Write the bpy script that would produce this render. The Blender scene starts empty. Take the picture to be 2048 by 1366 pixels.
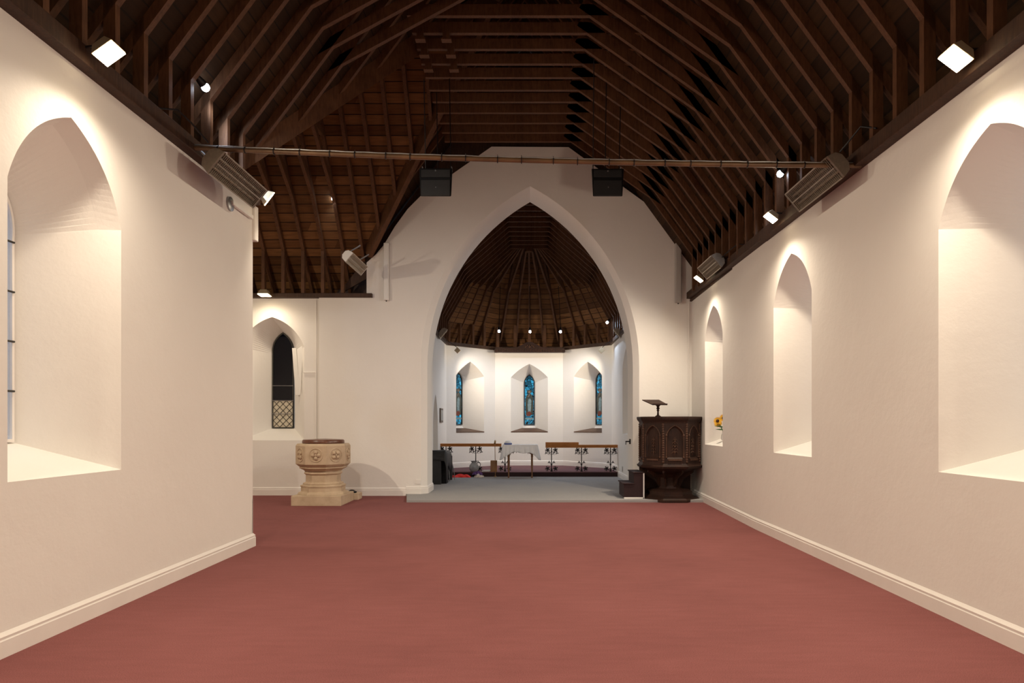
import bpy, math, random
from mathutils import Vector as V, Matrix
from mathutils.geometry import tessellate_polygon
random.seed(7)
PI = math.pi
col = bpy.context.scene.collection
F, CX, CY, H = 1350.0, 1058.0, 848.0, 1.4          # focal length (px), principal point, eye height

def at(x, y, D):                                     # pixel + depth -> point
    return V(((x - CX) * D / F, D, H - (y - CY) * D / F))
def fz(Y):                                           # the old floor rises very slightly towards the arch
    return 0.0 if Y < 9 else min(.04, (Y - 9) * .04 / 3.8)
CH = .075                                            # chancel floor
SANCT = .19                                          # sanctuary floor

# ------------------------------------------------------------------ materials
def mat(name, base=(.5, .5, .5), rough=.6, metal=0, spec=.5, emit=None, estr=1):
    m = bpy.data.materials.new(name); m.use_nodes = True
    b = m.node_tree.nodes['Principled BSDF']
    b.inputs['Base Color'].default_value = (*base, 1)
    b.inputs['Roughness'].default_value = rough
    b.inputs['Metallic'].default_value = metal
    b.inputs['Specular IOR Level'].default_value = spec
    if emit:
        b.inputs['Emission Color'].default_value = (*emit, 1)
        b.inputs['Emission Strength'].default_value = estr
    return m
class NT:
    def __init__(s, m): s.t = m.node_tree; s.b = s.t.nodes['Principled BSDF']
    def n(s, typ, **kw):
        o = s.t.nodes.new(typ)
        for k, v in kw.items(): setattr(o, k, v)
        return o
    def l(s, a, b): s.t.links.new(a, b)
    def coord(s, scale=(1, 1, 1)):
        tc = s.n('ShaderNodeTexCoord'); mp = s.n('ShaderNodeMapping')
        mp.inputs['Scale'].default_value = scale
        s.l(tc.outputs['Object'], mp.inputs['Vector']); return mp.outputs['Vector']
    def noise(s, vec, scale, detail=4, rough=.55):
        n = s.n('ShaderNodeTexNoise'); n.inputs['Scale'].default_value = scale
        n.inputs['Detail'].default_value = detail; n.inputs['Roughness'].default_value = rough
        s.l(vec, n.inputs['Vector']); return n.outputs['Fac']
    def ramp(s, fac, stops):
        r = s.n('ShaderNodeValToRGB'); e = r.color_ramp.elements
        e[0].position, e[0].color = stops[0][0], (*stops[0][1], 1)
        e[1].position, e[1].color = stops[-1][0], (*stops[-1][1], 1)
        for p, c in stops[1:-1]:
            q = e.new(p); q.color = (*c, 1)
        s.l(fac, r.inputs['Fac']); return r.outputs['Color']
    def math(s, op, a, b=None):
        n = s.n('ShaderNodeMath', operation=op)
        for i, v in enumerate((a, b)):
            if v is None: continue
            if isinstance(v, (int, float)): n.inputs[i].default_value = v
            else: s.l(v, n.inputs[i])
        return n.outputs[0]
    def mix(s, fac, a, b, typ='MIX'):
        n = s.n('ShaderNodeMix', data_type='RGBA', blend_type=typ)
        if isinstance(fac, (int, float)): n.inputs[0].default_value = fac
        else: s.l(fac, n.inputs[0])
        for i, v in ((6, a), (7, b)):
            if isinstance(v, tuple): n.inputs[i].default_value = (*v, 1)
            else: s.l(v, n.inputs[i])
        return n.outputs[2]
    def bump(s, h, strength=.3, dist=.01):
        b = s.n('ShaderNodeBump'); b.inputs['Strength'].default_value = strength
        b.inputs['Distance'].default_value = dist
        s.l(h, b.inputs['Height']); s.l(b.outputs['Normal'], s.b.inputs['Normal'])
    def base(s, c): s.l(c, s.b.inputs['Base Color'])

def noisy(name, c1, c2, scale=6, rough=.6, stretch=(1, 1, 1), bump=0, bdist=.005, metal=0, spec=.5):
    m = mat(name, c1, rough, metal, spec); t = NT(m)
    f = t.noise(t.coord(stretch), scale)
    t.base(t.ramp(f, [(.3, c1), (.7, c2)]))
    if bump: t.bump(f, bump, bdist)
    return m

def m_plaster():
    m = mat('painted plaster', (.8, .78, .76), .75, spec=.25); t = NT(m)
    v = t.coord()
    a = t.noise(v, .9, 3); b = t.noise(v, 5.5, 5, .6)
    c = t.ramp(a, [(.3, (.80, .775, .745)), (.7, (.83, .81, .78))])
    t.base(c)
    t.bump(b, .22, .02)
    return m
def m_carpet(name, c1, c2, c3):
    m = mat(name, c1, .95, spec=.1); t = NT(m)
    v = t.coord()
    big = t.noise(v, .55, 4, .6); mid = t.noise(t.coord((1, 6, 1)), 3, 4); fine = t.noise(v, 190, 2)
    c = t.ramp(big, [(.3, c1), (.5, c2), (.72, c3)])
    c = t.mix(.25, c, t.ramp(mid, [(.35, c1), (.65, c3)]))
    c = t.mix(.55, c, t.ramp(fine, [(.3, (.35, .35, .35)), (.7, (.95, .95, .95))]), 'OVERLAY')
    t.base(c); t.bump(fine, .5, .004)
    return m
def m_timber(name, c1, c2, scale=5):
    m = mat(name, c1, .62, spec=.3); t = NT(m)
    v = t.coord((1, 1, 1)); a = t.noise(v, scale, 5, .65); b = t.noise(t.coord((9, 9, 1.2)), 6, 4)
    f = t.math('MULTIPLY', t.math('ADD', a, b), .5)
    t.base(t.ramp(f, [(.36, c1), (.62, c2)])); t.bump(b, .25, .004)
    return m
def m_boards(k=1.0, nm='roof boarding'):
    m = mat(nm, (.12, .055, .022), .7, spec=.2); t = NT(m)
    tc = t.n('ShaderNodeTexCoord'); sp = t.n('ShaderNodeSeparateXYZ'); t.l(tc.outputs['Object'], sp.inputs[0])
    q = t.math('DIVIDE', sp.outputs['Z'], .135)
    fr = t.math('FRACT', q); fl = t.math('FLOOR', q)
    w = t.n('ShaderNodeTexWhiteNoise', noise_dimensions='2D')
    cb = t.n('ShaderNodeCombineXYZ')
    xy = t.math('ADD', sp.outputs['X'], sp.outputs['Y'])
    t.l(t.math('FLOOR', t.math('ADD', t.math('MULTIPLY', xy, .37), t.math('MULTIPLY', fl, .618))), cb.inputs[0]); t.l(fl, cb.inputs[1])
    t.l(cb.outputs[0], w.inputs['Vector'])
    c = t.ramp(w.outputs['Value'], [(0, (.15*k, .062*k, .02*k)), (.5, (.23*k, .10*k, .034*k)), (1, (.32*k, .15*k, .055*k))])
    n = t.noise(t.coord((1, 1, 12)), 3, 5)
    c = t.mix(.5, c, t.ramp(n, [(.3, (.3, .3, .3)), (.7, (.8, .8, .8))]), 'OVERLAY')
    gap = t.math('LESS_THAN', fr, .09)
    c = t.mix(gap, c, (.012, .006, .003))
    t.base(c); t.bump(t.math('SUBTRACT', 1.0, gap), .6, .01)
    return m
def m_glass(name, tint, gloss=.08, pattern=None, rough=.1, refl=(1, 1, 1)):
    """tinted leaded glass: lets the dusk outside show through, with a weak surface reflection"""
    m = bpy.data.materials.new(name); m.use_nodes = True
    nt = m.node_tree; nt.nodes.clear()
    class T(NT):
        def __init__(s): s.t = nt
    t = T()
    out = t.n('ShaderNodeOutputMaterial'); mx = t.n('ShaderNodeMixShader'); mx.inputs[0].default_value = gloss
    tr = t.n('ShaderNodeBsdfTransparent'); gl = t.n('ShaderNodeBsdfGlossy'); gl.inputs['Roughness'].default_value = rough
    gl.inputs['Color'].default_value = (*refl, 1)
    t.l(tr.outputs[0], mx.inputs[1]); t.l(gl.outputs[0], mx.inputs[2]); t.l(mx.outputs[0], out.inputs[0])
    tr.inputs[0].default_value = (*tint, 1)
    if pattern == 'lead':
        v = t.coord((1, 1, 1))
        vo = t.n('ShaderNodeTexVoronoi', feature='DISTANCE_TO_EDGE'); vo.inputs['Scale'].default_value = 11
        t.l(v, vo.inputs['Vector'])
        e = t.math('GREATER_THAN', vo.outputs['Distance'], .045)
        vc = t.n('ShaderNodeTexVoronoi'); vc.inputs['Scale'].default_value = 11; t.l(v, vc.inputs['Vector'])
        sp = t.n('ShaderNodeSeparateColor'); t.l(vc.outputs['Color'], sp.inputs[0])
        tt = tuple(min(1, x * 1.25) for x in tint); dk = tuple(x * .45 for x in tint)
        c = t.ramp(sp.outputs[0], [(.0, dk), (.5, tint), (1, tt)])
        c = t.mix(e, (.004, .004, .006), c); t.l(c, tr.inputs[0])
    return m

M = dict(
    plaster=m_plaster(),
    gloss=noisy('white gloss paint', (.80, .77, .74), (.84, .81, .78), 4, .4),
    carpet=m_carpet('red carpet', (.158, .058, .057), (.190, .070, .068), (.212, .080, .079)),
    grey=m_carpet('grey carpet', (.26, .255, .26), (.29, .285, .285), (.31, .30, .295)),
    purple=m_carpet('plum carpet', (.115, .06, .072), (.14, .075, .085), (.16, .085, .09)),
    timber=m_timber('dark roof timber', (.072, .030, .013), (.138, .061, .027)),
    beam=m_timber('wall plate timber', (.035, .018, .012), (.075, .038, .022)),
    boards=m_boards(.62), boardsshade=m_boards(.13, 'roof boarding darkened for shade'),  # second copy is for the nave, with the roof shade put into its colour
    oak=m_timber('dark oak', (.016, .007, .0045), (.045, .018, .010)),
    oakhi=m_timber('highlight oak', (.055, .026, .015), (.11, .054, .033)),  # lighter oak for carving and mouldings, highlights put into the colour
    rail=noisy('orange varnished rail', (.34, .115, .018), (.50, .20, .04), 8, .3, (1, 12, 12)),
    sill=noisy('brown sill', (.08, .04, .022), (.12, .06, .034), 9, .45, (1, 8, 8)),
    tablew=noisy('brown table timber', (.14, .062, .024), (.22, .10, .04), 9, .4, (10, 10, 1)),
    iron=mat('wrought iron', (.012, .010, .012), .5, .3),
    stone=noisy('carved limestone', (.46, .35, .24), (.58, .46, .33), 7, .85, bump=.25),
    lid=noisy('font lid oak', (.09, .032, .018), (.16, .06, .032), 9, .35, (1, 8, 1)),
    black=noisy('black cloth', (.008, .008, .009), (.018, .018, .02), 8, .6, bump=.2),
    blackbox=mat('black speaker paint', (.004, .004, .005), .55, spec=.25),
    grill=noisy('black speaker grille', (.006, .006, .007), (.012, .012, .013), 160, .7),
    steel=noisy('grey steel', (.30, .30, .31), (.42, .42, .43), 12, .35, metal=.8),
    pole=noisy('brown painted pole', (.10, .055, .03), (.18, .10, .05), 5, .4, metal=.3),
    heater=noisy('grey brown heater shell', (.16, .13, .10), (.22, .18, .14), 20, .45, metal=.4),
    heatgrid=mat('heater wire guard', (.42, .36, .28), .35, .7),
    heatdark=mat('heater trough', (.07, .055, .045), .45, .5),
    white=mat('white enamel', (.80, .79, .77), .4),
    cloth=noisy('white table linen', (.84, .84, .86), (.90, .90, .91), 12, .85),
    red=noisy('red cloth', (.62, .012, .008), (.82, .03, .015), 9, .7, bump=.4),
    violet=noisy('violet cloth', (.07, .03, .13), (.14, .06, .22), 12, .8, bump=.4),
    cream=noisy('cream cloth', (.55, .48, .42), (.7, .62, .55), 10, .85, bump=.3),
    jug=noisy('grey glazed pottery', (.26, .27, .28), (.42, .43, .44), 12, .25),
    box=noisy('light brown timber', (.22, .10, .035), (.32, .16, .06), 5, .45, (10, 10, 1)),
    paper=mat('white paper', (.75, .75, .75), .8),
    blue=mat('blue glaze', (.05, .09, .35), .3),
    brass=mat('dull brass', (.30, .20, .09), .35, .9),
    petal=noisy('sunflower petal', (.75, .38, .01), (.9, .52, .03), 20, .6),
    seed=mat('sunflower centre', (.06, .02, .008), .8),
    leaf=noisy('green leaf', (.02, .12, .02), (.05, .22, .04), 12, .5),
    lamp=mat('flood lamp glass', (1, 1, 1), .3, emit=(1, .80, .50), estr=26),
    lampcold=mat('cold led glass', (1, 1, 1), .3, emit=(.72, .84, 1), estr=30),
    lampbody=mat('flood lamp housing', (.55, .45, .30), .4, .5),
    amber=mat('amber lens', (.7, .45, .18), .3),
    dusk=m_glass('frosted dusk glass', (.95, .95, .95), .06, rough=.5),
    night=m_glass('dark clear glass', (.045, .052, .062), .05, rough=.04),
    obscured=noisy('beige obscured glass', (.52, .47, .37), (.62, .57, .46), 18, .35),
    lead=mat('lead came', (.035, .033, .028), .6, .2),
    stained=m_glass('blue stained glass', (.30, .70, .75), .03, 'lead'),
    sg_dark=noisy('olive painted glass', (.018, .026, .026), (.06, .075, .06), 40, .4),
    sg_white=noisy('pale painted glass', (.07, .13, .16), (.26, .38, .42), 35, .4),
    sg_red=noisy('red painted glass', (.10, .02, .015), (.2, .05, .03), 30, .4),
    sg_skin=mat('amber painted glass', (.16, .12, .10), .4),
    brownframe=mat('brown picture frame', (.10, .07, .05), .5),
    picture=noisy('grey engraving', (.25, .25, .24), (.5, .5, .48), 30, .6),
    socket=mat('grey switch plate', (.45, .43, .41), .5),
    stair=noisy('maroon stair carpet', (.018, .007, .008), (.032, .011, .012), 60, .9),
    rubber=mat('dark grille', (.03, .03, .03), .6),
)

# ------------------------------------------------------------------ mesh builder
class MB:
    def __init__(s): s.v = []; s.f = []; s.m = []; s.sm = []
    def add(s, vs, fs, mi=0, sm=False):
        b = len(s.v); s.v += [V(p) for p in vs]
        for f in fs: s.f.append([b + i for i in f]); s.m.append(mi); s.sm.append(sm)
    def box(s, c, size, mi=0, rot=None):
        c = V(c); x, y, z = (q / 2 for q in size); vs = []
        for sx, sy, sz in ((-1,-1,-1),(1,-1,-1),(1,1,-1),(-1,1,-1),(-1,-1,1),(1,-1,1),(1,1,1),(-1,1,1)):
            p = V((sx*x, sy*y, sz*z))
            if rot: p = rot @ p
            vs.append(c + p)
        s.add(vs, [(0,3,2,1),(4,5,6,7),(0,1,5,4),(1,2,6,5),(2,3,7,6),(3,0,4,7)], mi)
    def box2(s, a, b, mi=0):
        a, b = V(a), V(b); s.box((a + b) / 2, [abs(q) for q in (b - a)], mi)
    def bar(s, p, q, axis, w, d, mi=0):
        """square timber from p to q; w along axis, d across"""
        p, q, ax = V(p), V(q), V(axis).normalized(); t = (q - p).normalized(); n = t.cross(ax).normalized()
        vs = []
        for e in (p, q):
            for a, b in ((-1,-1),(1,-1),(1,1),(-1,1)): vs.append(e + ax * a * w / 2 + n * b * d / 2)
        s.add(vs, [(0,1,2,3),(7,6,5,4),(0,4,5,1),(1,5,6,2),(2,6,7,3),(3,7,4,0)], mi)
    def cyl(s, p, q, r, n=12, r2=None, mi=0, sm=True, cap=True):
        p, q = V(p), V(q); t = (q - p).normalized(); r2 = r if r2 is None else r2
        a = t.orthogonal().normalized(); b = t.cross(a); vs = []
        for e, rr in ((p, r), (q, r2)):
            for i in range(n):
                g = 2*PI*i/n; vs.append(e + (a*math.cos(g) + b*math.sin(g)) * rr)
        s.add(vs, [(i, (i+1) % n, n + (i+1) % n, n + i) for i in range(n)], mi, sm)
        if cap: s.add(vs, [tuple(range(n))[::-1], tuple(range(n, 2*n))], mi)
    def tube(s, pts, r, n=8, mi=0):
        pts = [V(p) for p in pts]; vs = []; a = None
        for i, p in enumerate(pts):
            t = (pts[min(i+1, len(pts)-1)] - pts[max(i-1, 0)]).normalized()
            a = t.orthogonal().normalized() if a is None else (a - t * a.dot(t)).normalized()
            b = t.cross(a)
            for k in range(n):
                g = 2*PI*k/n; vs.append(p + (a*math.cos(g) + b*math.sin(g)) * r)
        fs = [(j*n+k, j*n+(k+1) % n, (j+1)*n+(k+1) % n, (j+1)*n+k) for j in range(len(pts)-1) for k in range(n)]
        s.add(vs, fs, mi, True)
        s.add(vs, [tuple(range(n))[::-1], tuple(range(len(vs)-n, len(vs)))], mi)
    def lathe(s, prof, c, n=24, mi=0, sm=True, off=0.0, sx=1, sy=1):
        """prof: [(r, z)]; a regular n-gon section, turned so that flats face the axes when off = half a step"""
        c = V(c); vs = []
        for r, z in prof:
            for i in range(n):
                g = 2*PI*i/n + off; vs.append(c + V((r*math.cos(g)*sx, r*math.sin(g)*sy, z)))
        k = len(prof)
        s.add(vs, [(j*n+i, j*n+(i+1) % n, (j+1)*n+(i+1) % n, (j+1)*n+i) for j in range(k-1) for i in range(n)], mi, sm)
        s.add(vs, [tuple(range(n))[::-1], tuple(range((k-1)*n, k*n))], mi)
    def slab(s, poly, off, mi=0):
        """planar polygon given in order, thickened by the vector off"""
        poly = [V(p) for p in poly]; off = V(off); n = len(poly)
        tri = tessellate_polygon([poly])
        vs = poly + [p + off for p in poly]
        fs = [tuple(t) for t in tri] + [tuple(n + i for i in t[::-1]) for t in tri]
        fs += [(i, (i+1) % n, n + (i+1) % n, n + i) for i in range(n)]
        s.add(vs, fs, mi)
    def tess(s, loops, mi=0):
        """planar face with holes"""
        loops = [[V(p) for p in l] for l in loops]; flat = [p for l in loops for p in l]
        s.add(flat, [tuple(t) for t in tessellate_polygon(loops)], mi)
    def bridge(s, a, b, mi=0, sm=False):
        n = len(a); s.add(list(a) + list(b), [(i, (i+1) % n, n + (i+1) % n, n + i) for i in range(n)], mi, sm)
    def ball(s, c, r, n=10, mi=0, sc=(1, 1, 1)):
        c = V(c); prof = [(math.sin(PI*j/n)*r, -math.cos(PI*j/n)*r) for j in range(n+1)]
        prof[0] = (r*.001, -r); prof[-1] = (r*.001, r)
        vs = []; k = n*2
        for rr, z in prof:
            for i in range(k):
                g = 2*PI*i/k; vs.append(c + V((rr*math.cos(g)*sc[0], rr*math.sin(g)*sc[1], z*sc[2])))
        s.add(vs, [(j*k+i, j*k+(i+1) % k, (j+1)*k+(i+1) % k, (j+1)*k+i) for j in range(n) for i in range(k)], mi, True)
    def build(s, name, mats, parent=None, origin=None, bevel=0):
        if not isinstance(mats, (list, tuple)): mats = [mats]
        o0 = V(origin) if origin is not None else (parent.matrix_world_loc if False else (V(parent['_o']) if parent is not None and '_o' in parent else V((0, 0, 0))))
        me = bpy.data.meshes.new(name)
        me.from_pydata([tuple(p - o0) for p in s.v], [], s.f)
        for m in mats: me.materials.append(m)
        me.polygons.foreach_set('material_index', s.m); me.polygons.foreach_set('use_smooth', s.sm)
        import bmesh
        bm = bmesh.new(); bm.from_mesh(me)
        bmesh.ops.remove_doubles(bm, verts=bm.verts, dist=1e-5)
        bmesh.ops.recalc_face_normals(bm, faces=bm.faces)
        bm.to_mesh(me); bm.free()
        if any(s.sm):
            for e in me.edges: pass
            me.set_sharp_from_angle(angle=math.radians(38))
        o = bpy.data.objects.new(name, me); col.objects.link(o)
        if parent is not None: o.parent = parent
        else: o.location = o0
        if bevel:
            b = o.modifiers.new('bevel', 'BEVEL'); b.width = bevel; b.segments = 2; b.limit_method = 'ANGLE'
        o['_o'] = tuple(o0)
        return o

def tag(o, label=None, cat=None, group=None, kind=None):
    if label: o['label'] = label
    if cat: o['category'] = cat
    if group: o['group'] = group
    if kind: o['kind'] = kind
    return o
def thing(name, loc, label, cat, group=None):
    o = bpy.data.objects.new(name, None); o.empty_display_size = .1; col.objects.link(o); o.location = loc
    o['_o'] = tuple(loc)
    return tag(o, label, cat, group)
def struct(o, label=None): return tag(o, label, kind='structure')
def copy_tree(o, loc=None, parent=None):
    c = o.copy(); col.objects.link(c)
    if parent is not None: c.parent = parent
    if loc is not None: c.location = loc
    for ch in o.children: copy_tree(ch, None, c)
    return c
ORD = ['first', 'second', 'third', 'fourth', 'fifth', 'sixth', 'seventh', 'eighth', 'ninth', 'tenth', 'eleventh', 'twelfth',
       'thirteenth', 'fourteenth', 'fifteenth', 'sixteenth', 'seventeenth', 'eighteenth', 'nineteenth', 'twentieth',
       'twenty-first', 'twenty-second', 'twenty-third', 'twenty-fourth', 'twenty-fifth', 'twenty-sixth', 'twenty-seventh', 'twenty-eighth',
       'twenty-ninth', 'thirtieth']

# ------------------------------------------------------------------ arches and walls
def arch_loop(c, a, zs, zsp, zap, n=18, bulge=.12):
    h = zap - zsp; ch = math.hypot(a, h); nx, nz = h/ch, a/ch
    right = []
    for i in range(n + 1):
        t = i / n; k = bulge * ch * 4 * t * (1 - t)
        right.append((a*(1-t) + nx*k, h*t + nz*k))
    pts = [(c - a, zs), (c + a, zs)] + [(c + x, zsp + z) for x, z in right]
    pts += [(c - x, zsp + z) for x, z in right[::-1][1:]]
    return pts
def wall_panel(name, org, u, out, poly, niches, t, label=None):
    """poly [(s, z)] on the inner face; each niche: front loop and smaller back loop at depth t"""
    u, out, org = V(u).normalized(), V(out).normalized(), V(org)
    def P(s, z, d=0): return org + u*s + V((0, 0, z)) + out*d
    mb = MB()
    mb.tess([[P(*p) for p in poly]] + [[P(*p) for p in n[0]] for n in niches])
    mb.tess([[P(p[0], p[1], t) for p in poly]] + [[P(p[0], p[1], t) for p in n[1]] for n in niches])
    mb.bridge([P(*p) for p in poly], [P(p[0], p[1], t) for p in poly])
    for n in niches:
        mid = n[2]
        lf = [P(*p) for p in n[0]]; lm = [P(p[0], p[1], n[4] if len(n) > 4 else .13) for p in mid]; lb = [P(p[0], p[1], t) for p in n[1]]
        mb.bridge(lf, lm); mb.bridge(lm, lb)
    return struct(mb.build(name, M['plaster']), label), P
def niche(c, zs=1.045, zsp=2.84, zap=3.37, a=.565, wz=1.28, wsp=2.72, wap=3.12, wa=.20, t=.58, bulge=.12, dm=.13, zm=None):
    fr = arch_loop(c, a, zs, zsp, zap, bulge=bulge); bk = arch_loop(c, wa, wz, wsp, wap, bulge=.14)
    k = dm / t
    aj = a + (wa - a) * k
    md = arch_loop(c, aj, zs + (wz - zs)*k if zm is None else zm, zsp - .02 - (dm - .13)*.25, zap - .05 - (dm - .13)*.5, bulge=bulge)
    return (fr, bk, md, (c, wa, wz, wsp, wap), dm)

# window numbering
_w = [0]
def window(P, nc, t, style, label):
    _w[0] += 1
    c, wa, wz, wsp, wap = nc[3]
    base = P(c, wz, t - .03)
    w = thing('window_%d' % _w[0], base, label, 'window'); w['kind'] = 'structure'
    lp = arch_loop(c, wa - .012, wz + .012, wsp, wap - .02, bulge=.14)
    big = arch_loop(c, wa + .01, wz - .01, wsp, wap + .012, bulge=.14)
    n3 = (P(0, 0, 1) - P(0, 0, 0))
    fr = MB(); d0, d1 = t - .055, t - .02
    for dd in (d0, d1): fr.tess([[P(p[0], p[1], dd) for p in big], [P(p[0], p[1], dd) for p in lp]])
    fr.bridge([P(p[0], p[1], d0) for p in lp], [P(p[0], p[1], d1) for p in lp])
    fr.build('window_frame', M['lead'] if style != 'dusk' else M['gloss'], w)
    if style == 'stained':
        g = MB(); g.slab([P(p[0], p[1], t - .04) for p in lp], n3 * .004, 0)
        gl = g.build('stained_glass', M['stained'], w)
        # robed figure in coloured glass, set in front of the ground
        f = MB(); q = lambda s, z, e=0: P(c + s, z, t - .046 - e)
        h = wap - wz
        def shape(pts, mi, e=0): f.slab([q(x, wz + z*h, e) for x, z in pts], n3 * .003, mi)
        shape([(-.10, .19), (.105, .19), (.115, .30), (.12, .42), (.115, .52), (.07, .60), (.03, .625), (-.03, .625), (-.07, .60), (-.115, .52), (-.12, .40)], 0)
        shape([(-.035, .22), (.045, .22), (.05, .36), (.06, .48), (.03, .53), (-.03, .51), (-.05, .40)], 1, .004)
        shape([(-.09, .17), (.02, .17), (.07, .22), (.02, .27), (-.06, .25)], 2, .006)
        shape([(.075*math.cos(2*PI*i/14), .665 + .036*math.sin(2*PI*i/14)) for i in range(14)], 0)
        shape([(.036*math.cos(2*PI*i/12), .655 + .024*math.sin(2*PI*i/12)) for i in range(12)], 3, .004)
        shape([(-.05, .56), (.0, .61), (.02, .60), (-.02, .55)], 3, .005)
        shape([(-.125, .10), (.125, .10), (.125, .135), (-.125, .135)], 1, .002)
        f.build('saint_figure', [M['sg_dark'], M['sg_white'], M['sg_red'], M['sg_skin']], w)
    elif style == 'dusk':
        g = MB(); g.slab([P(p[0], p[1], t - .04) for p in lp], n3 * .004, 0); g.build('window_pane', M['dusk'], w)
        b = MB()
        for k in range(1, 5):
            z = wz + (wap - wz) * k / 5.2
            b.cyl(P(c - wa, z, t - .06), P(c + wa, z, t - .06), .008, 6)
        b.build('glazing_bar', M['lead'], w)
    elif style == 'transept':
        zl = 1.865
        up = [p for p in lp if p[1] > zl]; upper = [(c + wa - .012, zl)] + up + [(c - wa + .012, zl)]
        g = MB(); g.slab([P(p[0], p[1], t - .04) for p in upper], n3 * .004); g.build('upper_pane', M['night'], w)
        g = MB(); g.slab([P(*p, t - .04) for p in ((c - wa + .012, wz + .012), (c + wa - .012, wz + .012), (c + wa - .012, zl), (c - wa + .012, zl))], n3 * .004)
        lo = g.build('lower_pane', M['obscured'], w)
        b = MB(); W = 2*(wa - .012); Hh = zl - wz - .012; x0 = c - wa + .012; z0 = wz + .012
        dx, dz = W / 3.0, Hh / 4.0
        for sgn in (1, -1):
            for k in range(-4, 9):
                pts = []
                for i in range(61):
                    xx = W * i / 60; zz = sgn * (xx / dx) * dz * 1.0 + k * dz
                    if sgn < 0: zz += 0
                    if -1e-6 <= zz <= Hh + 1e-6: pts.append((xx, zz))
                if len(pts) > 2:
                    p1, p2 = pts[0], pts[-1]
                    b.bar(P(x0 + p1[0], z0 + p1[1], t - .046), P(x0 + p2[0], z0 + p2[1], t - .046), n3, .008, .009)
        b.build('lead_lattice', M['lead'], w)
        b = MB()
        for z in (zl, 2.16, zl - Hh * .5): b.cyl(P(c - wa, z, t - .055), P(c + wa, z, t - .055), .007, 6)
        b.build('glazing_bar', M['steel'], w)
    return w

XL, XR, ZL, ZR = -3.16, 3.03, 3.90, 3.735
YA = 12.8                                             # face of the chancel arch wall
XRF = 3.085                                           # right wall at the arch
def xr(Y): return XR if Y < 8 else XR + (XRF - XR) * (Y - 8) / (YA - 8)

# left nave wall
yl0 = -6.0
nl = [niche(y - yl0, 1.047, 2.90, 3.515, .57, wa=.165, t=.58) for y in (-2.1, 1.28, 4.66)]
wl, PL = wall_panel('wall_left', (XL, yl0, 0), (0, 1, 0), (-1, 0, 0),
                    [(0, -.1), (7.72 - yl0, -.1), (7.72 - yl0, ZL), (0, ZL)], nl, .58, 'white plastered left nave wall with deep pointed window recesses')
window(PL, nl[2], .58, 'dusk', 'narrow pale lancet deep in the recess of the left nave wall')
window(PL, nl[1], .58, 'dusk', 'narrow pale lancet in the left nave wall, nearest the back')
# corbel at the end of the left wall, baseboard return
mb = MB(); mb.box2((XL - .5, 7.70, 3.50), (XL + .035, 7.80, 3.895)); mb.box2((XL - .5, 7.70, .0), (XL + .0, 7.735, .55))
struct(mb.build('trim_1', M['plaster'], bevel=.008))
# right nave wall, straight part and far part
nr = [niche(y - yl0, t=.58) for y in (-2.45, 1.0, 4.43)]
n2 = niche(7.80 - yl0, t=.58)
wr, PR = wall_panel('wall_right', (XR, yl0, 0), (0, 1, 0), (1, 0, 0),
                    [(0, -.1), (8.6 - yl0, -.1), (8.6 - yl0, ZR), (0, ZR)], nr + [n2], .58, 'white plastered right nave wall with deep pointed window recesses')
d = V((xr(YA) - XR, YA - 8.6, 0)); Lr = d.length; ud = d.normalized(); od = V((ud.y, -ud.x, 0))
n3_ = niche(2.62, t=.55)
zr2 = 3.80
wr2, PR2 = wall_panel('wall_right_far', (XR, 8.6, 0), ud, od, [(0, -.1), (Lr, -.1), (Lr, zr2), (0, ZR)], [n3_], .55, 'far stretch of the right nave wall beside the pulpit')
for P_, n_, t_, lb in ((PR, nr[2], .58, 'narrow lancet in the nearest recess of the right wall'), (PR, nr[1], .58, 'narrow lancet in the right wall near the back'),
                       (PR, n2, .58, 'narrow lancet in the middle recess of the right wall'), (PR2, n3_, .55, 'narrow lancet in the right wall recess that holds the sunflower')):
    window(P_, n_, t_, 'dusk', lb)
# wall behind the camera
mb = MB(); mb.box2((-4.2, yl0 - .3, -.1), (4.2, yl0, 3.9)); mb.slab([(-4.2, yl0 - .3, 3.9), (4.2, yl0 - .3, 3.9), (-.07, yl0 - .3, 8.9)], (0, .3, 0))
struct(mb.build('wall_back', M['plaster']))

# arch wall -------------------------------------------------
def chancel_arch(a, zsp, zap, n=22):
    h = zap - zsp; R = (a*a + h*h) / (2*a); cx = a - R; th = math.atan2(h, -cx)
    r = [(cx + R*math.cos(th*i/n), zsp + R*math.sin(th*i/n)) for i in range(n + 1)]
    return r
def arch_path(a, zsp, zap, z0, xc=.02):
    r = chancel_arch(a, zsp, zap)
    return [(xc + a, z0)] + [(xc + x, z) for x, z in r] + [(xc - x, z) for x, z in r[::-1][1:]] + [(xc - a, z0)]
p0 = arch_path(2.07, 2.5, 5.91, -.1); p1 = arch_path(1.965, 2.5, 5.87, -.1); 
outer = [(-3.98, -.1), (-3.98, 3.80), (-3.08, 3.80), (-3.08, 4.46), (-2.9, 4.62), (-2.75, 4.80), (-2.54, 5.15), (-2.30, 5.48), (-2.07, 5.71), (-.71, 6.66), (.75, 6.65), (2.39, 5.46), (XRF + .3, 4.16), (XRF + .3, -.1)]
mb = MB()
YB = 13.60
def ring(path): return outer[::-1][0:] [::-1] + path
full0 = [(p[0], YA, p[1]) for p in outer + p0]
fullB = [(p[0], YB, p[1]) for p in outer + p1]
mb.tess([full0]); mb.tess([fullB])
no = len(outer)
mb.add(full0[:no] + fullB[:no], [(i, i+1, no+i+1, no+i) for i in range(no-1)])
q0 = [V((p[0], YA, p[1])) for p in p0]; q1 = [V((p[0], YA + .11, p[1])) for p in p1]; q2 = [V((p[0], YB, p[1])) for p in p1]
n_ = len(q0)
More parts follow.
